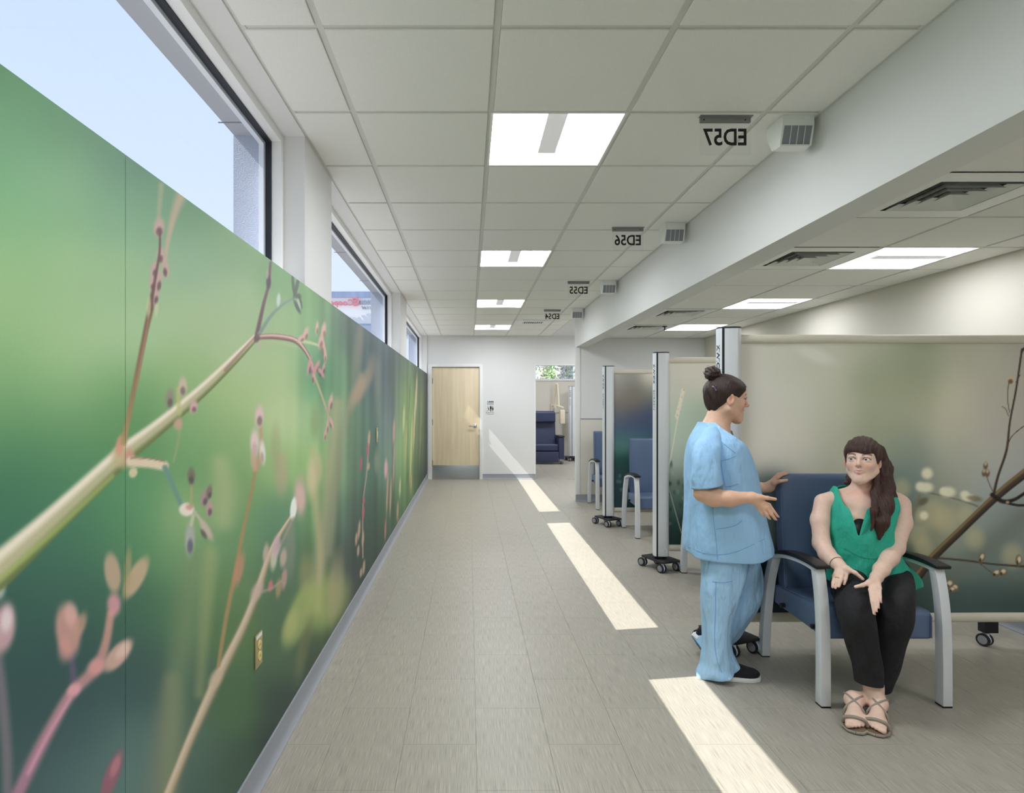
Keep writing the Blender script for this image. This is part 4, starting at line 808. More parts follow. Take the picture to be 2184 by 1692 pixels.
# ================================================================== people: smooth blended bodies polygonised from distance fields
def _v(p): return np.array(tuple(p), float)
class Field:
    """ordered list of blended primitives; polygonised with surface nets"""
    def __init__(s): s.p = []
    def cone(s, a, b, ra, rb, k=0.02, op='u'):
        a, b = _v(a), _v(b); s.p.append(('c', op, k, (a, b, ra, rb), (a+b)/2, np.linalg.norm(b-a)/2+max(ra, rb))); return s
    def ell(s, c, r, R=None, k=0.02, op='u'):
        s.p.append(('e', op, k, (_v(c), np.array(r, float), None if R is None else np.array(R)), _v(c), max(r))); return s
    def chain(s, pts, k=0.02):              # rows (point, radius)
        for (a, ra), (b, rb) in zip(pts[:-1], pts[1:]): s.cone(a, b, ra, rb, k)
        return s
    @staticmethod
    def _d(q, P):
        if q[0] == 'c':
            a, b, ra, rb = q[3]; ba = b-a; l2 = ba@ba+1e-12; pa = P-a; h = np.clip(pa@ba/l2, 0, 1)
            return np.linalg.norm(pa-h[:, None]*ba, axis=1)-(ra+(rb-ra)*h)
        c, r, R = q[3]; x = P-c
        if R is not None: x = x@R
        k0 = np.linalg.norm(x/r, axis=1); k1 = np.linalg.norm(x/(r*r), axis=1)+1e-9
        return k0*(k0-1)/k1
    def ev(s, P, prims=None):
        d = np.full(len(P), 1.0)
        for q in (s.p if prims is None else prims):
            e = s._d(q, P); k = q[2]
            if q[1] == 'u':
                h = np.maximum(k-np.abs(d-e), 0)/k; d = np.minimum(d, e)-h*h*k*0.25
            else:
                e = -e; h = np.maximum(k-np.abs(d-e), 0)/k; d = np.maximum(d, e)+h*h*k*0.25
        return d
    def mesh(s, res, post=None, nb=8):
        lo = np.min([q[4]-q[5] for q in s.p if q[1] == 'u'], 0)-3*res; hi = np.max([q[4]+q[5] for q in s.p if q[1] == 'u'], 0)+3*res
        bs = res*nb; n = np.ceil((hi-lo)/bs).astype(int); f = (lambda P, pr: s.ev(P, pr)) if post is None else (lambda P, pr: post(P, s.ev(P, pr)))
        big = 6; L = np.arange(nb+1); gx = np.stack(np.meshgrid(L, L, L, indexing='ij'), -1).reshape(-1, 3)
        Vk = []; Vp = []; Q = []; stride = np.array([1, 1 << 20, 1 << 40], dtype=np.int64)
        for I in range(0, n[0], big):
            for J in range(0, n[1], big):
                for K in range(0, n[2], big):
                    c = lo+(np.array([I, J, K])+big/2)*bs; rad = big*bs*0.87
                    pr = [q for q in s.p if np.linalg.norm(q[4]-c) < rad+q[5]+q[2]+2*bs]
                    if not any(q[1] == 'u' for q in pr): continue
                    blk = np.stack(np.meshgrid(np.arange(I, min(I+big, n[0])), np.arange(J, min(J+big, n[1])), np.arange(K, min(K+big, n[2])), indexing='ij'), -1).reshape(-1, 3)
                    dc = f(lo+(blk+0.5)*bs, pr); blk = blk[np.abs(dc) < bs*1.25+0.012]
                    if not len(blk): continue
                    G = (blk[:, None, :]*nb+gx[None]); P = lo+G*res; D = f(P.reshape(-1, 3), pr).reshape(len(blk), nb+1, nb+1, nb+1)
                    ins = D < 0; G = G.reshape(len(blk), nb+1, nb+1, nb+1, 3)
                    cnt = np.zeros((len(blk), nb, nb, nb)); acc = np.zeros((len(blk), nb, nb, nb, 3))
                    for ax in range(3):
                        o1, o2 = [a for a in range(3) if a != ax]
                        for u in (0, 1):
                            for v in (0, 1):
                                sl0 = [slice(None), None, None, None]; sl1 = [slice(None), None, None, None]
                                sl0[1+ax] = slice(0, nb); sl1[1+ax] = slice(1, nb+1)
                                for o, w in ((o1, u), (o2, v)): sl0[1+o] = slice(w, w+nb); sl1[1+o] = slice(w, w+nb)
                                a, b = D[tuple(sl0)], D[tuple(sl1)]; m = (a < 0) != (b < 0); t = np.where(m, a/(a-b+1e-20), 0)
                                off = np.zeros(a.shape+(3,)); off[..., ax] = t; off[..., o1] = u; off[..., o2] = v
                                acc += off*m[..., None]; cnt += m
                    m = cnt > 0; cell = G[:, :nb, :nb, :nb][m]; Vk.append(cell@stride); Vp.append(lo+(cell+acc[m]/cnt[m][:, None])*res)
                    for ax in range(3):
                        o1, o2 = (ax+1) % 3, (ax+2) % 3
                        sl1 = [slice(None)]+[slice(0, nb)]*3; sl1[1+ax] = slice(1, nb+1); a = ins[:, :nb, :nb, :nb]; b = ins[tuple(sl1)]; m = a != b
                        g = G[:, :nb, :nb, :nb][m]; fl = a[m]; e1 = np.zeros(3, int); e1[o1] = 1; e2 = np.zeros(3, int); e2[o2] = 1
                        q = np.stack([(g-e1-e2)@stride, (g-e2)@stride, g@stride, (g-e1)@stride], 1); q[~fl] = q[~fl][:, ::-1]; Q.append(q)
        Vk = np.concatenate(Vk); Vp = np.concatenate(Vp); Q = np.concatenate(Q)
        Vk, ix = np.unique(Vk, return_index=True); Vp = Vp[ix]
        pos = np.clip(np.searchsorted(Vk, Q), 0, len(Vk)-1); ok = (Vk[pos] == Q).all(1)
        return Vp, pos[ok]
def quads(name, V, F, m, parent, colr=None):
    me = bpy.data.meshes.new(name); me.vertices.add(len(V)); me.vertices.foreach_set('co', V.astype(np.float32).ravel())
    me.loops.add(F.size); me.loops.foreach_set('vertex_index', F.ravel().astype(np.int32)); me.polygons.add(len(F))
    me.polygons.foreach_set('loop_start', np.arange(0, F.size, F.shape[1]).astype(np.int32)); me.update(calc_edges=True); me.polygons.foreach_set('use_smooth', np.ones(len(F), bool))
    if colr is not None:
        at = me.color_attributes.new('Col', 'FLOAT_COLOR', 'POINT'); at.data.foreach_set('color', np.concatenate([colr, np.ones((len(colr), 1))], 1).astype(np.float32).ravel())
    o = link(name, me, m, parent); return o
def skin_mat(name):
    m = mat(name, (230, 180, 150), 0.48, vcol=True, noise=((70, 70, 70), 0.04, 3)); b = m.node_tree.nodes['Principled BSDF']
    b.inputs['Subsurface Weight'].default_value = 0.12; b.inputs['Subsurface Radius'].default_value = (0.012, 0.005, 0.003); b.inputs['Subsurface Scale'].default_value = 0.5; return m
class Frame:
    def __init__(s, O, fwd, up, sc=1.0):
        s.O = _v(O); f = _v(fwd); f /= np.linalg.norm(f); r = np.cross(f, _v(up)); r /= np.linalg.norm(r); u = np.cross(r, f); s.R = np.stack([r, f, u], 1); s.s = sc
    def __call__(s, x, y, z): return s.O+s.R@(np.array([x, y, z])*s.s)
    def inv(s, P): return ((P-s.O)@s.R)/s.s
def head(F, h, mouth=0.0, smile=0.0):
    """head primitives in the head frame (x right, y forward, z up; chin -0.115, crown +0.118)"""
    q = h.s; E = lambda c, r, k=0.02, op='u', rot=None: F.ell(h(*c), np.array(r)*q, h.R if rot is None else h.R@rot, k*q, op)
    K = lambda a, b, ra, rb, k=0.02, op='u': F.cone(h(*a), h(*b), ra*q, rb*q, k*q, op)
    E((0, -.016, .034), (.074, .094, .084)); E((0, .022, -.022), (.060, .068, .082), .03); E((0, .036, .05), (.058, .052, .042), .03)
    for s in (-1, 1):
        K((s*.056, -.006, -.05), (s*.018, .062, -.094), .017, .015, .03); E((s*.038, .057, -.022), (.019, .019, .019), .025)
        K((s*.014, .084, .024), (s*.044, .070, .026), .007, .006, .014)
    E((0, .070, -.098), (.020, .018, .017), .03); K((0, .064, -.05), (0, .072, -.07), .022, .017, .025)
    for s in (-1, 1):
        E((s*.032, .089, .006), (.0165, .012, .0095), .012, 's'); E((s*.032, .073, .006), (.0155, .0145, .0140), .005)
        K((s*.018, .0815, .0145), (s*.032, .0875, .0178), .0026, .0030, .006); K((s*.032, .0875, .0178), (s*.047, .0785, .0135), .0030, .0026, .006); K((s*.020, .0815, -.002), (s*.044, .079, -.001), .0028, .0026, .007)
    K((0, .082, .026), (0, .110, -.016), .0068, .0082, .010); E((0, .112, -.022), (.0092, .0092, .0084), .009)
    for s in (-1, 1): E((s*.0105, .097, -.026), (.0066, .0088, .0062), .007); E((s*.006, .104, -.0315), (.003, .004, .003), .003, 's')
    z0 = -.0505+.004*mouth; z1 = -.0600-.007*mouth
    for s in (-1, 1):
        K((0, .0925, z0), (s*(.021+.005*smile), .0805-.004*smile, -.0560+.004*smile), .0046, .0022, .006); K((0, .0905, z1), (s*(.019+.005*smile), .0795-.004*smile, -.0575+.004*smile), .0056, .0024, .006)
    K((-.016, .0925, -.0555-.001*mouth), (.016, .0925, -.0555-.001*mouth), .0016+.0036*mouth, .0016+.0036*mouth, .003, 's')
    for s in (-1, 1):
        E((s*.0755, -.012, -.002), (.0075, .0185, .031), .006, 'u', np.array(Matrix.Rotation(-s*.35, 3, 'Z'))); E((s*.0835, -.008, .002), (.006, .010, .018), .005, 's', np.array(Matrix.Rotation(-s*.35, 3, 'Z'))); E((s*.078, .0, -.008), (.004, .006, .008), .005)
def head_colour(P, h, base, brow, lip, smile=0.0):
    L = h.inv(P); c = np.tile(np.array(base, float), (len(P), 1)); x = np.abs(L[:, 0])
    def mix(w, rgb): c[:] = c*(1-w[:, None])+np.array(rgb, float)*w[:, None]
    near = (np.abs(L[:, 2]) < .2) & (np.abs(L[:, 1]) < .2)
    g = lambda cx, cz, sx, sz: np.exp(-((x-cx)/sx)**2-((L[:, 2]-cz)/sz)**2)*(L[:, 1] > .045)*near
    mix(.35*g(.038, -.03, .02, .018), (222, 138, 120)); mix(.3*g(0, -.022, .012, .01), (214, 128, 110))
    w = ((L[:, 2] > -.0725) & (L[:, 2] < -.0465) & (x < .0225+.005*smile) & (L[:, 1] > .081) & near).astype(float)*np.clip(1.6-x/(.0145+.004*smile)-((L[:, 2]+.0575)/.0115)**2*.6, 0, 1); mix(.85*w, lip)
    if smile: mix(.9*np.clip(1.5-np.abs(L[:, 2]+.0552)/.0026, 0, 1)*((x < .0165) & (L[:, 1] > .083) & near), (236, 228, 220))
    bz = .0285+.006*np.clip(1-((x-.034)/.02)**2, 0, 1); w = np.clip(1.3-np.abs(L[:, 2]-bz)/.0042, 0, 1)*((x > .013) & (x < .052) & (L[:, 1] > .05) & near); mix(.85*w, brow)
    lid = np.clip(1.2-np.abs(np.hypot((x-.032)/1.35, L[:, 2]-.006)-.0118)/.0026, 0, 1)*((L[:, 1] > .066) & (L[:, 2] > .006) & near); mix(.7*lid, (70, 44, 38))
    mix(.4*np.exp(-((x-.079)/.006)**2-((L[:, 2]-.0)/.02)**2)*near, (206, 120, 104))
    return c
def eyes(h, look, parent):

    for s in (-1, 1):
        c = h(s*.032,   .0742, .006); r = .0143*h.s; bm = bmesh.new(); bmesh.ops.create_uvsphere(bm, u_segments=28, v_segments=20, radius=r); me = bpy.data.meshes.new('eye'); bm.to_mesh(me); bm.free()
        n = len(me.vertices); co = np.zeros(n*3); me.vertices.foreach_get('co', co); co = co.reshape(-1, 3); lk = _v(look); lk /= np.linalg.norm(lk); a = np.degrees(np.arccos(np.clip(co@lk/r, -1, 1)))
        cc = np.tile(lin((232, 228, 224)), (n, 1)); cc[a < 30] = lin((84, 96, 104)); cc[a < 15] = lin((14, 12, 12)); at = me.color_attributes.new('Col', 'FLOAT_COLOR', 'POINT'); at.data.foreach_set('color', np.concatenate([cc, np.ones((n, 1))], 1).astype(np.float32).ravel())
        me.polygons.foreach_set('use_smooth', [True]*len(me.polygons)); link('eye', me, mat('eye_surface', (255, 255, 255), 0.12, vcol=True), parent, Vector(c))
def hand(F, wrist, rw, kn, mid, tip, th, f=1.0, k=0.007):
    """wrist point, four knuckles, four middle joints, four tips, three thumb joints"""
    r = [.0098, .0102, .0096, .0084]
    kc = sum(_v(x) for x in kn)/4
    F.cone(wrist, kc, rw*0.9, .0125*f, .016)
    for i in range(4):
        F.cone(_v(wrist)*.55+_v(kn[i])*.45, kn[i], .0112*f, .0100*f, .010); F.cone(kn[i], mid[i], r[i]*.95*f, r[i]*.86*f, .0035); F.cone(mid[i], tip[i], r[i]*.85*f, r[i]*.70*f, .002)
    F.cone(wrist, th[0], rw*0.75, .0135*f, .02); F.cone(th[0], th[1], .0125*f, .0102*f, .012); F.cone(th[1], th[2], .0100*f, .0078*f, .005)
def nails(tips, mids, dirn, parent, m):
    for a, b in zip(tips, mids):
        d = (_v(a)-_v(b)); d /= np.linalg.norm(d); n = _v(dirn)-d*(_v(dirn)@d); n /= np.linalg.norm(n); s = np.cross(d, n); c = _v(a)+d*.002+n*.0058
        vs = [c+d*u*.0055+s*w*.0040+n*(-.0010*w*w) for u, w in ((-1, -.8), (-1, 0), (-1, .8), (1, .7), (1, 0), (1, -.7))]
        MB().add(vs, [(0, 1, 4, 5), (1, 2, 3, 4)]).build('fingernail', m, parent, smooth=60)
def loft(name, rings, m, parent, nrow=60, nseg=72, disp=None, thick=0.004, top=None, closed=True, capb=False):
    """rings rows: cx cy cz, ux uy uz, vx vy vz, exponent. top(theta)->trim parameter of the last part"""
    R = spline(rings, nrow*4); nr = len(R); th = np.linspace(0, 2*PI, nseg, endpoint=False)
    V = np.zeros((nrow, nseg, 3)); tt = np.linspace(0, 1, nrow)
    for j, a in enumerate(th):
        lo, hi = (0.0, 1.0) if top is None else top(a)
        s = (lo+(hi-lo)*tt)*(nr-1); i0 = np.clip(s.astype(int), 0, nr-2); fr = (s-i0)[:, None]; r = R[i0]*(1-fr)+R[i0+1]*fr
        e = 2/r[:, 9]; c, q = math.cos(a), math.sin(a); cu = np.sign(c)*abs(c)**e; sv = np.sign(q)*abs(q)**e
        p = r[:, 0:3]+r[:, 3:6]*cu[:, None]+r[:, 6:9]*sv[:, None]
        if disp is not None:
            n = r[:, 3:6]*cu[:, None]/(np.linalg.norm(r[:, 3:6], axis=1)**2)[:, None]+r[:, 6:9]*sv[:, None]/(np.linalg.norm(r[:, 6:9], axis=1)**2)[:, None]; n /= np.linalg.norm(n, axis=1)[:, None]+1e-9
            p = p+n*disp(p, a, s/(nr-1))[:, None]
        V[:, j] = p
    i = np.arange((nrow-1)*nseg); a = i//nseg; b = i % nseg; F = np.stack([a*nseg+b, a*nseg+(b+1) % nseg, (a+1)*nseg+(b+1) % nseg, (a+1)*nseg+b], 1)
    o = quads(name, V.reshape(-1, 3), F, m, parent)
    bm = bmesh.new(); bm.from_mesh(o.data); bmesh.ops.recalc_face_normals(bm, faces=bm.faces); bm.to_mesh(o.data); bm.free()
    md = o.modifiers.new('thickness', 'SOLIDIFY'); md.thickness = thick; md.offset = -1
    return o
from mathutils.bvhtree import BVHTree
def caster_for(objs):
    vs, fs = [], []
    for o in objs:
        b = len(vs); vs += [v.co.copy() for v in o.data.vertices]; fs += [tuple(i+b for i in p.vertices) for p in o.data.polygons]
    tree = BVHTree.FromPolygons(vs, fs); eye = Vector((0, 0, EYE))
    def at(px, py, off=.0012):
        d = (W(px, py, 1.0)-eye).normalized(); hit = tree.ray_cast(eye, d)[0]
        return None if hit is None else hit-d*off
    return at
def seam(at, pts, name, m, parent, r=.0013, n=10):
    q = [at(x, y) for x, y in spline(pts, n)]; q = [x for x in q if x is not None]
    if len(q) > 1: MB().tube(q, r, 5).build(name, m, parent)
def ring(c, u, v, e=2.0): return [*_v(c), *_v(u), *_v(v), e]
def nz(P, f, seed=0.0):         # smooth pseudo noise
    x, y, z = P[:, 0]*f+seed, P[:, 1]*f+seed*1.7, P[:, 2]*f+seed*.6
    return (np.sin(x*1.3+1.7*np.sin(y*1.1+z*.7))+np.sin(y*1.7+1.3*np.sin(z*1.2+x*.9))+np.sin(z*1.5+1.5*np.sin(x*1.4-y*.8)))/3
HAIR = lambda n, c: mat(n, c, 0.42, noise=((260, 260, 18), 0.45, 4), bump=((320, 320, 20), 0.5), spec=0.5)
M_NAIL = mat('fingernail', (226, 170, 156), 0.25)

# ------------------------------------------------------------------ the nurse, standing in profile and turned to the chair
def nurse():
    t = empty('person', (1.39, 3.28, 0)); ti = Matrix.Translation((-1.39, -3.28, 0))
    tag(t, 'standing person in light blue scrubs with dark hair in a bun', 'person')
    D = 3.28; h = Frame(W(1549, 852, D), (0.985, 0.03, -0.10), (0.10, 0, 1), 1.045)
    F = Field(); head(F, h, 0.55)
    F.cone(h(0, -.028, -.055), W(1518, 917, D), .055, .052, .03); F.cone(h(0, .0, -.075), W(1528, 925, D), .035, .045, .03)
    # trunk inside the tunic, kept slim
    F.cone(W(1513, 935, D-.10), W(1513, 935, D+.10), .04, .04, .04); F.cone(W(1524, 930, D), W(1545, 1000, D), .075, .09, .05); F.cone(W(1540, 1000, D), W(1545, 1150, D), .10, .12, .05)
    F.cone(W(1523, 914, D), W(1516, 946, D-.10), .038, .026, .02); F.cone(W(1523, 914, D), W(1516, 946, D+.10), .038, .026, .02); F.ell(W(1532, 948, D-.01), (.072, .125, .062), None, .03)
    # near arm: bare from the sleeve
    sh, el, wr = W(1497, 945, 3.11), W(1499, 1052, 3.075), W(1602, 1061, 2.985)
    F.chain([(W(1508, 950, 3.14), .036), (W(1500, 1000, 3.085), .044), (el, .041)], .03); F.chain([(el, .041), (W(1522, 1061, 3.055), .0445), (W(1556, 1064, 3.02), .037), (wr, .0265)], .02)
    J = lambda x, y, d: W(x, y, d)
    kn = [J(1640, 1077, 2.955), J(1635, 1083, 2.952), J(1628, 1086.5, 2.957), J(1619.5, 1086.5, 2.967)]
    md = [J(1650, 1091, 2.945), J(1645.5, 1097.5, 2.942), J(1635.5, 1098, 2.948), J(1624, 1094.5, 2.96)]
    tp = [J(1658.5, 1101.5, 2.95), J(1653.5, 1107.5, 2.945), J(1640.5, 1105.5, 2.95), J(1627.5, 1099.5, 2.962)]
    th = [J(1622, 1061, 2.96), J(1637, 1062.5, 2.945), J(1653.5, 1065, 2.945)]
    hand(F, J(1605, 1063, 2.98), .0265, kn, md, tp, th, .93)
    # far arm resting on the chair back
    F.chain([(W(1510, 952, 3.42), .036), (W(1548, 1028, 3.52), .042), (W(1600, 1040, 3.47), .038), (W(1640, 1041, 3.425), .026)], .02)
    kn2 = [J(1660, 1018, 3.39), J(1660, 1014, 3.41), J(1660, 1012, 3.43), J(1660, 1013, 3.45)]
    md2 = [J(1669, 1012.5, 3.385), J(1671, 1009.5, 3.405), J(1671, 1008.5, 3.43), J(1669, 1009.5, 3.455)]
    tp2 = [J(1677, 1011.5, 3.385), J(1679.5, 1009.8, 3.405), J(1679, 1009.3, 3.43), J(1676, 1009.8, 3.455)]
    th2 = [J(1652, 1030, 3.375), J(1664, 1026.5, 3.345), J(1678, 1024.5, 3.342)]
    hand(F, J(1643, 1036, 3.42), .026, kn2, md2, tp2, th2, .92)
    # legs inside the trousers
    F.chain([(W(1546, 1160, D-.075), .08), (W(1548, 1215, 3.2), .06), (W(1537, 1280, 3.18), .045), (W(1531, 1340, 3.18), .04), (W(1536, 1425, 3.175), .032)], .02)
    F.chain([(W(1560, 1160, D+.075), .08), (W(1580, 1210, 3.36), .06), (W(1594, 1256, 3.37), .045), (W(1542, 1350, 3.42), .038), (W(1506, 1382, 3.44), .028)], .02)
    V, Q = F.mesh(0.0032)
    c = head_colour(V, h, (230, 186, 160), (56, 36, 32), (186, 104, 94)); L = h.inv(V)
    far = (V[:, 2] < 1.15); c[far] = c[far]*.5+np.array((228, 176, 148))*.5
    quads('body', V-_v((1.39, 3.28, 0)), Q, skin_mat('skin_olive'), t, lin(c))
    def loc(o): o.data.transform(ti); return o
    def fixup(before):
        for o in list(t.children):
            if o.name not in before:
                o.data.transform(ti)
                for k in o.children: k.data.transform(ti)
    before = {o.name for o in t.children}
    nails(tp, md, (0, -1, .35), t, M_NAIL)
    # eyes are made in world space through object location
    fixup(before)
    n0 = {o.name for o in t.children}; eyes(h, (0.95, -.05, -.32), t)
    for o in t.children:
        if o.name not in n0: o.location = o.location-Vector((1.39, 3.28, 0))
    before = {o.name for o in t.children}
    # hair: swept back over the skull into a bun
    H = Field(); q = h.s
    H.ell(h(0, -.018, .036), np.array((.081, .101, .092))*q, h.R, .02); H.ell(h(0, .03, .058), np.array((.066, .060, .046))*q, h.R, .03); H.ell(h(0, -.064, -.02), np.array((.056, .034, .058))*q, h.R, .03)
    def cut(P, d):
        L = h.inv(P); x = np.abs(L[:, 0])
        lim = np.interp(L[:, 1], [-.12, -.075, -.04, -.012, .012, .035, .065, .09, .12], [-.088, -.078, -.045, .016, .018, .010, .044, .062, .066])+.012*(x < .04)*(L[:, 1] > .03)
        st = .0016*np.sin(90*L[:, 2]/q+140*x+30*L[:, 1])+.0012*np.sin(260*x+60*L[:, 2])
        return np.maximum(d+st, (lim-L[:, 2])*.6*q)
    V, Q = H.mesh(0.0032, cut); quads('hair', V, Q, HAIR('dark_brown_hair', (50, 31, 27)), t)
    b = Field(); bc = W(1519, 796, D)
    b.ell(bc, (.040, .044, .037), None, .02); b.cone(W(1524, 810, D), W(1532, 818, D), .03, .03, .02); rs = random.Random(4)
    for k in range(9):
        a = k*.7; b.ell(bc+Vector((.026*math.cos(a), .03*math.sin(a*1.3), .02*math.sin(a))), (.018, .018, .014), None, .008)
    V, Q = b.mesh(0.004, lambda P, d: d+.0022*np.sin(300*P[:, 0]+120*P[:, 2])+.002*np.sin(260*P[:, 2]-90*P[:, 1])); quads('hair_bun', V, Q, HAIR('dark_brown_hair', (50, 31, 27)), t)
    for k in range(7):
        a = k*.9; MB().tube([bc+Vector((.036*math.cos(a), -.02, .03*math.sin(a))), bc+Vector((.052*math.cos(a+.3), -.02+.006*k, .046*math.sin(a+.3))), bc+Vector((.04*math.cos(a+.9), .0, .036*math.sin(a+.9)))], .0009, 4).build('hair_strand', HAIR('dark_brown_hair', (50, 31, 27)), t)
    MB().tube([h(.066, -.085, .035), h(.06, -.094, .05), h(.05, -.1, .056)], .0035, 6).build('hair_clip', mat('hair_clip', (90, 80, 110), .3), t)
    # scrub tunic
    M_SCRUB = mat('scrub_blue', (162, 206, 246), 0.8, noise=((900, 900, 900), 0.03, 2), bump=((15, 15, 7), 0.9, .03)); M_SEAM = mat('scrub_seam', (124, 170, 222), 0.85); M_SCRUBP = mat('scrub_blue_trouser', (170, 210, 246), 0.8, noise=((900, 900, 900), 0.03, 2), bump=((16, 16, 6), 0.9, .04))
    def rg(x0, x1, y, hw, e=2.3, dd=0.0, tilt=0.0):
        a, b = W(x0, y, D+dd), W(x1, y, D+dd); c = (a+b)/2; hx = (b.x-a.x)/2; return ring(c, (hx, 0, -tilt*hx), (0, hw, 0), e)
    rows = [rg(1469, 1640, 1190, .222, 2.4), rg(1466, 1638, 1165, .222, 2.4), rg(1466, 1627, 1120, .214, 2.4), rg(1467, 1615, 1060, .206, 2.4), rg(1468, 1602, 1005, .203, 2.5), rg(1470, 1590, 970, .204, 2.5), rg(1475, 1578, 942, .192, 2.4), rg(1483, 1566, 922, .150, 2.2), rg(1490, 1556, 908, .104, 2.1), rg(1493, 1552, 900, .080, 2.0)]
    def top(a):
        c = math.cos(a); q = math.cos(a+.3)
        return .055+.05*max(0, c), min(.99, 1-.40*max(0, q)**.7)
    def disp(P, a, s):
        low = np.clip(1.1-s*1.2, 0, 1); v = P[:, 2]
        return low*(.0075*np.sin(5*a+2.0*v+.8)+.0045*np.sin(9*a+3*v))+.0035*nz(P*np.array([1, 1, .5]), 16)+(1-low)*.0025*np.sin(22*v+6*a)
    tunic = loft('scrub_tunic', rows, M_SCRUB, t, 80, 110, disp, .004, top)
    def sleeve(y_sgn):
        d0 = D+y_sgn*.17; q = -y_sgn
        if y_sgn < 0: rr = [ring(W(1518, 929, 3.235), (.052, 0, .0), (0, -.025, .055), 2), ring(W(1512, 941, 3.165), (.060, 0, .0), (0, -.045, .05), 2.1), ring(W(1506, 962, 3.11), (.067, 0, 0), (0, -.062, .024), 2.2), ring(W(1506, 1000, 3.08), (.069, 0, -.004), (0, -.062, 0), 2.3), ring(W(1508.5, 1038, 3.07), (.066, 0, .012), (0, -.062, 0), 2.3)]
        else: rr = [ring(W(1518, 930, 3.33), (.050, 0, 0), (0, .03, .055), 2), ring(W(1514, 944, 3.41), (.060, 0, 0), (0, .05, .04), 2.1), ring(W(1530, 988, 3.48), (.060, 0, .03), (0, .056, .01), 2.2), ring(W(1548, 1016, 3.50), (.05, 0, .04), (0, .056, 0), 2.2)]
        loft('sleeve', rr, M_SCRUB, t, 36, 56, lambda P, a, s: .004*np.sin(4*a+14*P[:, 2])*s+.003*nz(P, 22), .004)
    sleeve(-1); sleeve(1)
    # pocket seams, neck band, sleeve seam (stitched lines lying on the cloth)
    # trousers
    near = [ring(W(1546, 1160, D-.075), (.125, 0, 0), (0, .115, 0), 2.3), ring(W(1544, 1215, 3.2), (.112, 0, 0), (0, .105, 0), 2.3), ring(W(1535, 1270, 3.18), (.096, 0, 0), (0, .09, 0), 2.2), ring(W(1528, 1330, 3.18), (.076, 0, 0), (0, .08, 0), 2.1), ring(W(1530, 1385, 3.18), (.072, 0, .0), (0, .082, 0), 2.1), ring(W(1533, 1412, 3.18), (.084, 0, .012), (0, .086, 0), 2.1), ring(W(1535, 1434, 3.18), (.097, 0, .03), (0, .088, 0), 2.1)]
    dl = lambda P, a, s: np.clip(s*1.6-.1, 0, 1)*(.007*np.sin(3*a+5*P[:, 2])+.005*np.sin(14*P[:, 2]-2*a+1))+np.clip((s-.74)*4, 0, 1)*.010*np.sin(52*P[:, 2]+2*a+3*np.sin(a))+.006*nz(P*np.array([1, 1, .5]), 20)
    leg1 = loft('trouser_leg', near, M_SCRUBP, t, 110, 72, dl, .003)
    farl = [ring(W(1560, 1160, D+.075), (.12, 0, 0), (0, .112, 0), 2.3), ring(W(1578, 1205, 3.36), (.102, 0, .02), (0, .10, 0), 2.2), ring(W(1592, 1248, 3.37), (.084, 0, .02), (0, .086, 0), 2.1), ring(W(1586, 1285, 3.38), (.078, 0, -.02), (0, .082, 0), 2.1), ring(W(1556, 1330, 3.41), (.072, 0, -.044), (0, .08, 0), 2.1), ring(W(1518, 1368, 3.44), (.058, 0, -.06), (0, .078, 0), 2.1), ring(W(1494, 1384, 3.445), (.045, 0, -.068), (0, .075, 0), 2.1)]
    leg2 = loft('trouser_leg', farl, M_SCRUBP, t, 100, 64, dl, .003)
    at = caster_for([leg1])
    for pts in ([(1527, 1240), (1526, 1300), (1524, 1370), (1530, 1410), (1540, 1436)], [(1519, 1241), (1545, 1243), (1562, 1240)]): seam(at, pts, 'seam', M_SEAM, t)
    # shoes
    M_SHOE = mat('black_knit', (24, 24, 30), 0.85, bump=((500, 500, 500), .3)); M_SOLE = mat('white_sole', (238, 238, 240), 0.6)
    def shoe(fr):
        U = Field(); E = lambda c, r, k=.02: U.ell(fr(*c), r, fr.R, k)
        E((0, -.07, .05), (.036, .05, .044)); E((0, .0, .045), (.038, .07, .038), .04); E((0, .075, .034), (.043, .062, .028), .03); U.cone(fr(0, -.06, .07), fr(0, -.066, .1), .033, .034, .02)
        V, Q = U.mesh(.004, lambda P, d: np.maximum(d, (.016-fr.inv(P)[:, 2]))); o = quads('shoe', V, Q, M_SHOE, t)
        sp = [(.0, .143), (.024, .132), (.043, .1), (.046, .065), (.041, .01), (.038, -.06), (.03, -.108), (.0, -.123)]; sp = sp+[(-a, b) for a, b in sp[-2:0:-1]]; s = MB()
        n = len(sp); vs = [fr(a, b, .0) for a, b in sp]+[fr(a*1.02, b*1.01, .022) for a, b in sp]; s.add(vs, [tuple(range(n)), tuple(range(n, 2*n))]+[(i, (i+1) % n, n+(i+1) % n, n+i) for i in range(n)])
        so = s.build('sole', M_SOLE, o, bevel=.003)
        for k in range(7):
            y = .12-k*.028; MB().add([fr(.0475, y, .004), fr(.0475, y-.003, .004), fr(.0475, y-.003, .013), fr(.0475, y, .013)], [(0, 1, 2, 3)])
    p = W(1567, 1448, 3.165); shoe(Frame((p.x-.012, 3.17, 0.001), (.98, -.12, 0), (0, 0, 1), 1.0))
    shoe(Frame(Vector(W(1508, 1372, 3.45))+Vector((-.0, 0, -.035)), (.72, .08, -.68), (.68, 0, .72), 1.0))
    at = caster_for([tunic])
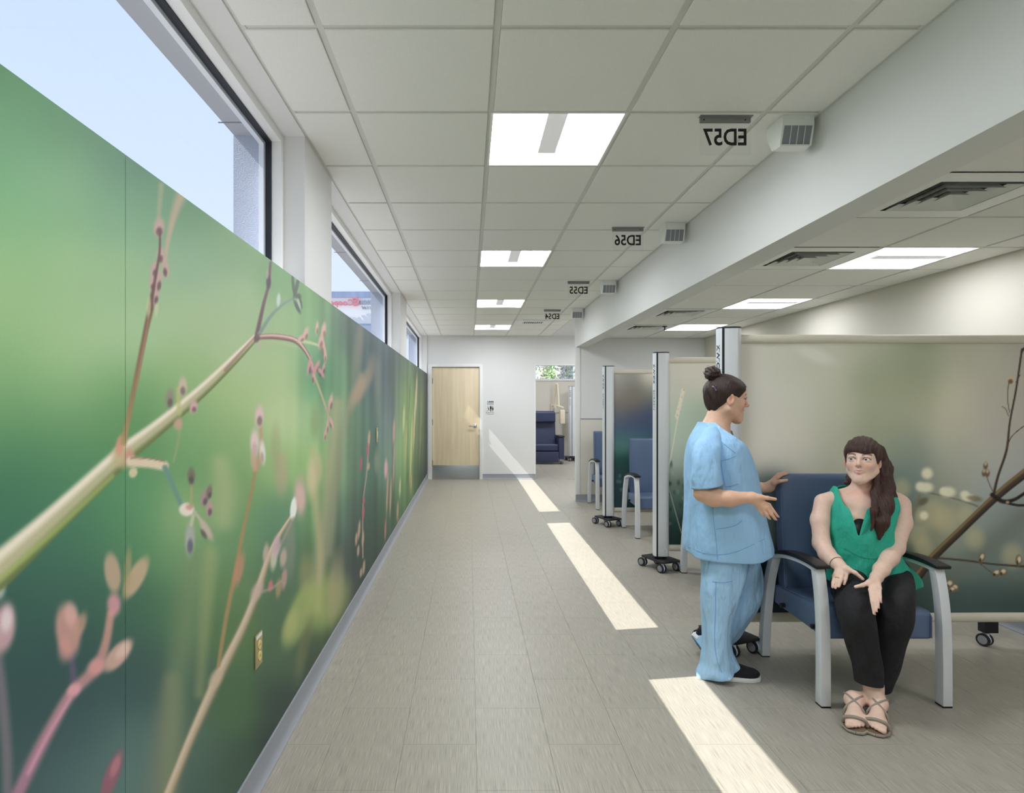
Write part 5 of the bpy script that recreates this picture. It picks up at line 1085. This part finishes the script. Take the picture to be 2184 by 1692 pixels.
    for pts in ([(1538, 984), (1554, 979), (1570, 972)], [(1538, 985), (1541, 1010), (1547, 1038)], [(1547, 1038), (1560, 1037), (1574, 1032)], [(1527, 1129), (1556, 1125), (1572, 1119), (1583, 1110)], [(1517, 1050), (1521, 1100), (1527, 1150), (1530, 1194)],
                [(1507, 908), (1524, 928), (1545, 948), (1568, 966)], [(1509, 916), (1505, 930), (1503, 944)], [(1466, 1166), (1500, 1180), (1530, 1184)], [(1531, 1184), (1570, 1178), (1630, 1150)]): seam(at, pts, 'seam', M_SEAM, t)
    MB().add([W(1552, 914, 3.26), W(1566, 952, 3.20), W(1570, 948, 3.28), W(1562, 920, 3.36)], [(0, 1, 2, 3)]).build('undershirt', M_BLACK, t)
    fixup(before)
    return t
# ------------------------------------------------------------------ the seated woman
def woman():
    O = Vector((2.02, 3.15, 0)); t = empty('person', O); tag(t, 'seated person in a green sleeveless top with long brown hair and black trousers', 'person')
    D = 3.14; h = Frame(W(1839, 984, D-.02), (-.66, -.75, .10), (.07, .10, 1), .985)
    F = Field(); head(F, h, 0.35, 1.0)
    F.cone(h(0, -.03, -.05), W(1843, 1062, D+.03), .050, .056, .03)
    # trunk
    F.cone(W(1768, 1068, D+.03), W(1914, 1072, D+.03), .036, .036, .03); F.cone(W(1800, 1070, D+.02), W(1884, 1072, D+.02), .044, .044, .03); F.cone(W(1838, 1085, D-.01), W(1838, 1140, D-.02), .098, .10, .06); F.cone(W(1808, 1125, D-.05), W(1868, 1125, D-.05), .06, .06, .05); F.cone(W(1845, 1140, D), W(1852, 1225, D+.04), .10, .12, .06)
    for x in (1775, 1908): F.cone(W(1840, 1052, D+.035), W(x, 1064, D+.03), .042, .034, .03)
    J = W
    # arm on the left of the picture
    F.chain([(J(1756, 1071, 3.16), .0425), (J(1749, 1110, 3.14), .0425), (J(1752, 1160, 3.10), .039), (J(1764, 1182, 3.04), .037), (J(1780, 1198, 2.97), .033), (J(1789, 1206, 2.935), .0262)], .02)
    knA = [J(1806, 1223, 2.885), J(1797, 1226, 2.88), J(1787.5, 1228, 2.885), J(1779, 1229, 2.895)]
    mdA = [J(1803.5, 1236, 2.865), J(1792.5, 1240.5, 2.86), J(1784.5, 1243, 2.863), J(1776.5, 1243, 2.872)]
    tpA = [J(1800.5, 1245.5, 2.86), J(1789, 1251, 2.852), J(1782, 1254, 2.855), J(1775.5, 1252.5, 2.862)]
    thA = [J(1806, 1213, 2.89), J(1824, 1222, 2.86), J(1840, 1235.5, 2.845)]
    hand(F, J(1791, 1207.5, 2.93), .026, knA, mdA, tpA, thA, .92)
    # arm on the right of the picture
    F.chain([(J(1921, 1076, 3.15), .046), (J(1921, 1115, 3.12), .0485), (J(1908, 1168, 3.04), .042), (J(1897, 1190, 2.98), .039), (J(1880, 1215, 2.90), .032), (J(1871, 1230, 2.86), .0268)], .02)
    knB = [J(1856, 1258, 2.745), J(1863.5, 1260, 2.735), J(1870.5, 1259, 2.735), J(1876.5, 1255, 2.745)]
    mdB = [J(1860, 1284, 2.69), J(1866, 1285, 2.68), J(1872, 1282, 2.685), J(1877.5, 1273, 2.70)]
    tpB = [J(1864.5, 1309, 2.665), J(1868.5, 1303, 2.66), J(1873, 1296, 2.665), J(1878, 1284, 2.685)]
    thB = [J(1855, 1242, 2.78), J(1840, 1248.5, 2.77), J(1824.5, 1252, 2.772)]
    hand(F, J(1869, 1233, 2.845), .0262, knB, mdB, tpB, thB, .86)
    # legs and feet
    an1, an2 = W(1860, 1472, 2.795), W(1868, 1490, 2.86)
    F.chain([(W(1812, 1240, D+.06), .07), (W(1816, 1266, D-.2), .055), (W(1823, 1290, D-.30), .04), (W(1828, 1325, 2.80), .04), (W(1846, 1410, 2.80), .034), (an1, .030)], .02); F.chain([(W(1905, 1240, D+.06), .07), (W(1911, 1266, D-.18), .055), (W(1910, 1293, D-.27), .04), (W(1905, 1330, 2.845), .04), (W(1890, 1420, 2.88), .034), (an2, .030)], .02)
    f1 = Frame((1.849, 2.76, 0), (-.6, -.8, 0), (0, 0, 1)); f2 = Frame((1.757, 2.79, 0), (-.5, -.87, 0), (0, 0, 1))
    feet = []
    for f, an, sd in ((f1, an1, 1), (f2, an2, -1)):
        F.chain([(an, .031), (f(0, -.005, .075), .033)], .02); F.ell(f(0, -.03, .062), (.029, .035, .028), f.R, .025); F.cone(f(0, .0, .075), f(0, .1, .042), .031, .025, .03); F.ell(f(.0, .1, .034), (.040, .045, .018), f.R, .025)
        for k in range(5):
            x = (.027-k*.0135)*sd*-1; l = (.163, .160, .152, .143, .131)[k]; r = (.0115, .0088, .0082, .0078, .0074)[k]; F.cone(f(x, .115, .03), f(x*1.02, l, .0265), r, r*.95, .006)
    V, Q = F.mesh(0.0032)
    c = head_colour(V, h, (240, 204, 186), (74, 48, 42), (208, 130, 122), 1.0); L = V[:, 2]
    k = np.clip(1-np.abs(V[:, 2]-.98)/.07, 0, 1)*(V[:, 1] < 3.12)*.25; c = c*(1-k[:, None])+np.array((222, 150, 130))*k[:, None]
    V0 = V-_v(O); quads('body', V0, Q, skin_mat('skin_fair'), t, lin(c))
    ti = Matrix.Translation(-O); before = {o.name for o in t.children}
    eyes(h, (-.82, -.5, .28), t)
    for o in t.children:
        if o.name not in before: o.location = o.location-O
    before = {o.name for o in t.children}
    nails(tpA, mdA, (-.1, -.6, .8), t, M_NAIL); nails(tpB, mdB, (.2, -1, .2), t, M_NAIL)
    # teeth glimpse is left to the mouth slit; hair
    q = h.s; H = Field(); MH = HAIR('brown_hair', (66, 38, 30))
    H.ell(h(0, -.018, .038), np.array((.085, .106, .094))*q, h.R, .02); H.ell(h(0, .030, .055), np.array((.070, .066, .052))*q, h.R, .02)
    def cut(P, d):
        L = h.inv(P); x = L[:, 0]; lim = np.interp(L[:, 1], [-.12, -.02, .01, .04, .06, .12], [-.2, -.08, -.03, .012, .036, .040])
        st = .0014*np.sin(330*x+40*L[:, 2])+.001*np.sin(170*x+90*L[:, 1])
        return np.maximum(d+st, (lim+.004*np.sin(70*x)-L[:, 2])*.7*q)
    V, Q = H.mesh(.0032, cut); quads('hair', V, Q, MH, t)
    G = Field()
    G.chain([(W(1872, 962, D+.0), .034), (W(1882, 1000, D+.0), .040), (W(1885, 1040, D-.04), .044), (W(1883, 1080, D-.115), .042), (W(1878, 1115, D-.155), .032), (W(1875, 1148, D-.165), .010)], .03)
    G.chain([(W(1862, 975, D+.06), .04), (W(1868, 1020, D+.09), .05), (W(1880, 1060, D+.06), .04)], .03); G.chain([(W(1871, 1000, D-.045), .012), (W(1867, 1050, D-.10), .018), (W(1864, 1090, D-.16), .013), (W(1859, 1132, D-.172), .004)], .02)
    G.chain([(W(1840, 985, D+.09), .05), (W(1822, 1020, D+.09), .03), (W(1805, 1030, D+.07), .012)], .03)
    G.chain([(W(1892, 1020, D+.02), .02), (W(1900, 1060, D-.03), .024), (W(1896, 1105, D-.09), .016), (W(1884, 1142, D-.15), .004)], .02)
    V, Q = G.mesh(.004, lambda P, d: d+.0016*np.sin(420*P[:, 0]+2.5*np.sin(9*P[:, 2]))+.001*np.sin(760*P[:, 0]+160*P[:, 1])); quads('long_hair', V, Q, MH, t)
    # green top
    MG = mat('green_crepe', (44, 176, 150), 0.7, noise=((700, 700, 700), .03, 2), bump=((18, 18, 9), 0.8, .025)); MGS = mat('green_pleat', (30, 142, 120), .8)
    def rg(x0, x1, y, hd, dd=0.0, e=2.3):
        a, b = W(x0, y, D+dd), W(x1, y, D+dd); return ring((a+b)/2, ((b.x-a.x)/2, 0, 0), (0, -hd, 0), e)
    rows = [rg(1772, 1953, 1243, .165, .0), rg(1768, 1940, 1222, .165, -.01), rg(1768, 1916, 1195, .158, -.01), rg(1768, 1900, 1160, .150, -.01), rg(1767, 1893, 1130, .146, -.015), rg(1768, 1898, 1105, .142, -.01, 2.5), rg(1769, 1906, 1080, .128, .0, 2.6), rg(1771, 1908, 1058, .100, .02, 2.7), rg(1775, 1906, 1044, .072, .028, 2.8), rg(1779, 1902, 1036, .034, .03, 2.8)]
    def top(a):
        w = (a-PI/2+PI) % (2*PI)-PI; aw = abs((w-.5+PI) % (2*PI)-PI)          # the chest is turned half left in the picture
        hi = np.interp(aw, [0, .12, .24, .27, .45, .60, .72, 1.08, 1.22, 1.5, 1.8, 2.1, 2.4, PI], [.42, .55, .66, .675, .71, .82, .97, 1.0, .84, .62, .62, .95, .97, .9])
        return 0.02+.03*(1-math.cos(w))/2, hi
    def disp(P, a, s): return np.clip(1-s*1.5, 0, 1)*(.007*np.sin(7*a+9*P[:, 2])+.006*np.sin(45*P[:, 2]+3*a))+.003*nz(P, 20)
    gt = loft('sleeveless_top', rows, MG, t, 80, 150, disp, .003, top)
    at = caster_for([gt])
    for k in range(4): seam(at, [(1838+k*3, 1142-k*2), (1850+k*3.4, 1114-k*2), (1862+k*3.6, 1088)], 'pleat', MGS, t, .0011)
    for pts in ([(1833, 1143), (1826, 1118), (1818, 1080)], [(1770, 1205), (1800, 1216), (1840, 1222)], [(1800, 1170), (1840, 1190), (1880, 1192)]): seam(at, pts, 'pleat', MGS, t, .0011)
    cm = Field(); cm.ell(W(1836, 1136, 3.055), (.075, .05, .078), None, .01); V, Q = cm.mesh(.006); quads('camisole', V, Q, M_BLACK, t)
    # trousers
    MT = mat('black_cotton', (26, 25, 30), 0.75, noise=((300, 300, 300), .08, 2), bump=((16, 16, 12), 0.7, .025)); dl = lambda P, a, s: .003*nz(P, 18)+.002*np.sin(30*P[:, 2]+3*a)
    l1 = [ring(W(1812, 1236, D+.08), (.10, 0, 0), (0, -.02, .105), 2.2), ring(W(1812, 1246, D-.06), (.095, .0, 0), (0, -.015, .095), 2.2), ring(W(1816, 1264, D-.2), (.084, 0, 0), (0, -.02, .085), 2.1), ring(W(1822, 1287, D-.31), (.076, 0, 0), (0, -.055, .060), 2.1), ring(W(1827, 1320, 2.795), (.070, 0, .0), (0, -.074, .022), 2.1), ring(W(1836, 1360, 2.80), (.065, 0, 0), (0, -.07, .0), 2.0), ring(W(1846, 1410, 2.80), (.059, 0, 0), (0, -.062, 0), 2.0), ring(W(1853, 1456, 2.795), (.056, 0, -.004), (0, -.056, 0), 2.0)]
    loft('trouser_leg', l1, MT, t, 80, 56, dl, .003)
    l2 = [ring(W(1905, 1236, D+.08), (.10, 0, 0), (0, -.02, .105), 2.2), ring(W(1909, 1246, D-.06), (.10, 0, 0), (0, -.015, .095), 2.2), ring(W(1912, 1264, D-.18), (.092, 0, 0), (0, -.02, .085), 2.1), ring(W(1911, 1290, D-.28), (.086, 0, 0), (0, -.055, .062), 2.1), ring(W(1906, 1325, 2.84), (.078, 0, 0), (0, -.076, .022), 2.1), ring(W(1899, 1365, 2.86), (.068, 0, 0), (0, -.07, 0), 2.0), ring(W(1890, 1420, 2.88), (.058, 0, 0), (0, -.062, 0), 2.0), ring(W(1877, 1470, 2.89), (.05, 0, 0.01), (0, -.054, 0), 2.0)]
    loft('trouser_leg', l2, MT, t, 80, 56, dl, .003)
    U = Field(); U.cone(W(1815, 1238, D+.06), W(1902, 1238, D+.06), .105, .105, .04); V, Q = U.mesh(.007); quads('trouser_seat', V, Q, MT, t)
    # sandals
    MS = mat('taupe_suede', (158, 148, 134), .8); MK = mat('cork_wedge', (120, 98, 78), .8)
    for f, sd in ((f1, 1), (f2, -1)):
        sp = [(.0, .178), (.026, .170), (.044, .14), (.046, .1), (.038, .03), (.034, -.03), (.028, -.062), (.0, -.072)]; sp = sp+[(-a, b) for a, b in sp[-2:0:-1]]; n = len(sp)
        zt = lambda b: .014+.022*max(0, min(1, (.08-b)/.12)); s = MB(); s.add([f(a, b, .001) for a, b in sp]+[f(a, b, zt(b)) for a, b in sp], [tuple(range(n)), tuple(range(n, 2*n))]+[(i, (i+1) % n, n+(i+1) % n, n+i) for i in range(n)])
        so = s.build('sandal', MK, t)
        def strap(pts, w=.007): MB().sweep([f(*p) for p in spline(pts, 14)], .0018, w, side=tuple(f.R[:, 2])).build('strap', MS, so) if False else MB().tube([f(*p) for p in spline(pts, 16)], w, 8).build('strap', MS, so)
        strap([(-.046, .118, .02), (-.040, .124, .042), (-.015, .130, .053), (.015, .130, .053), (.040, .124, .042), (.046, .118, .02)], .0075)
        strap([(-.040, .06, .025), (-.034, .06, .06), (.0, .045, .092), (.030, .0, .098), (.036, -.04, .08), (.022, -.068, .07)], .0052); strap([(.040, .06, .025), (.034, .06, .06), (.0, .045, .092), (-.030, .0, .098), (-.036, -.04, .08), (-.022, -.068, .07), (.022, -.068, .07)], .0052)
        s = MB(); s.tube([f(a*1.02, b*1.01, .008+.0*zt(b)) for a, b in sp]+[f(sp[0][0], sp[0][1], .008)], .006, 6); s.build('sole_edge', MS, so)
    # wristband and ring
    w0, w1 = _v(W(1780, 1198, 2.97)), _v(W(1789, 1206, 2.935)); ax = w1-w0; ax /= np.linalg.norm(ax); u = np.cross(ax, (0, 0, 1)); u /= np.linalg.norm(u); v = np.cross(ax, u); c0 = w0*.45+w1*.55
    MB().tube([c0+(u*math.cos(a)+v*math.sin(a))*.0325 for a in np.linspace(0, 2*PI, 25)], .0022, 6).build('wristband', M_BLACK, t)
    a0, a1 = _v(knA[2]), _v(mdA[2]); ax = a1-a0; ax /= np.linalg.norm(ax); u = np.cross(ax, (0, 0, 1)); u /= np.linalg.norm(u); v = np.cross(ax, u); c0 = a0*.6+a1*.4
    MB().tube([c0+(u*math.cos(a)+v*math.sin(a))*.0098 for a in np.linspace(0, 2*PI, 17)], .0014, 6).build('ring', mat('gold', (206, 180, 110), .25, metal=1.0), t)
    for o in list(t.children):
        if o.name not in before: o.data.transform(ti)
        for k in (o.children if o.name not in before else []):
            k.data.transform(ti)
    return t
nurse(); woman()
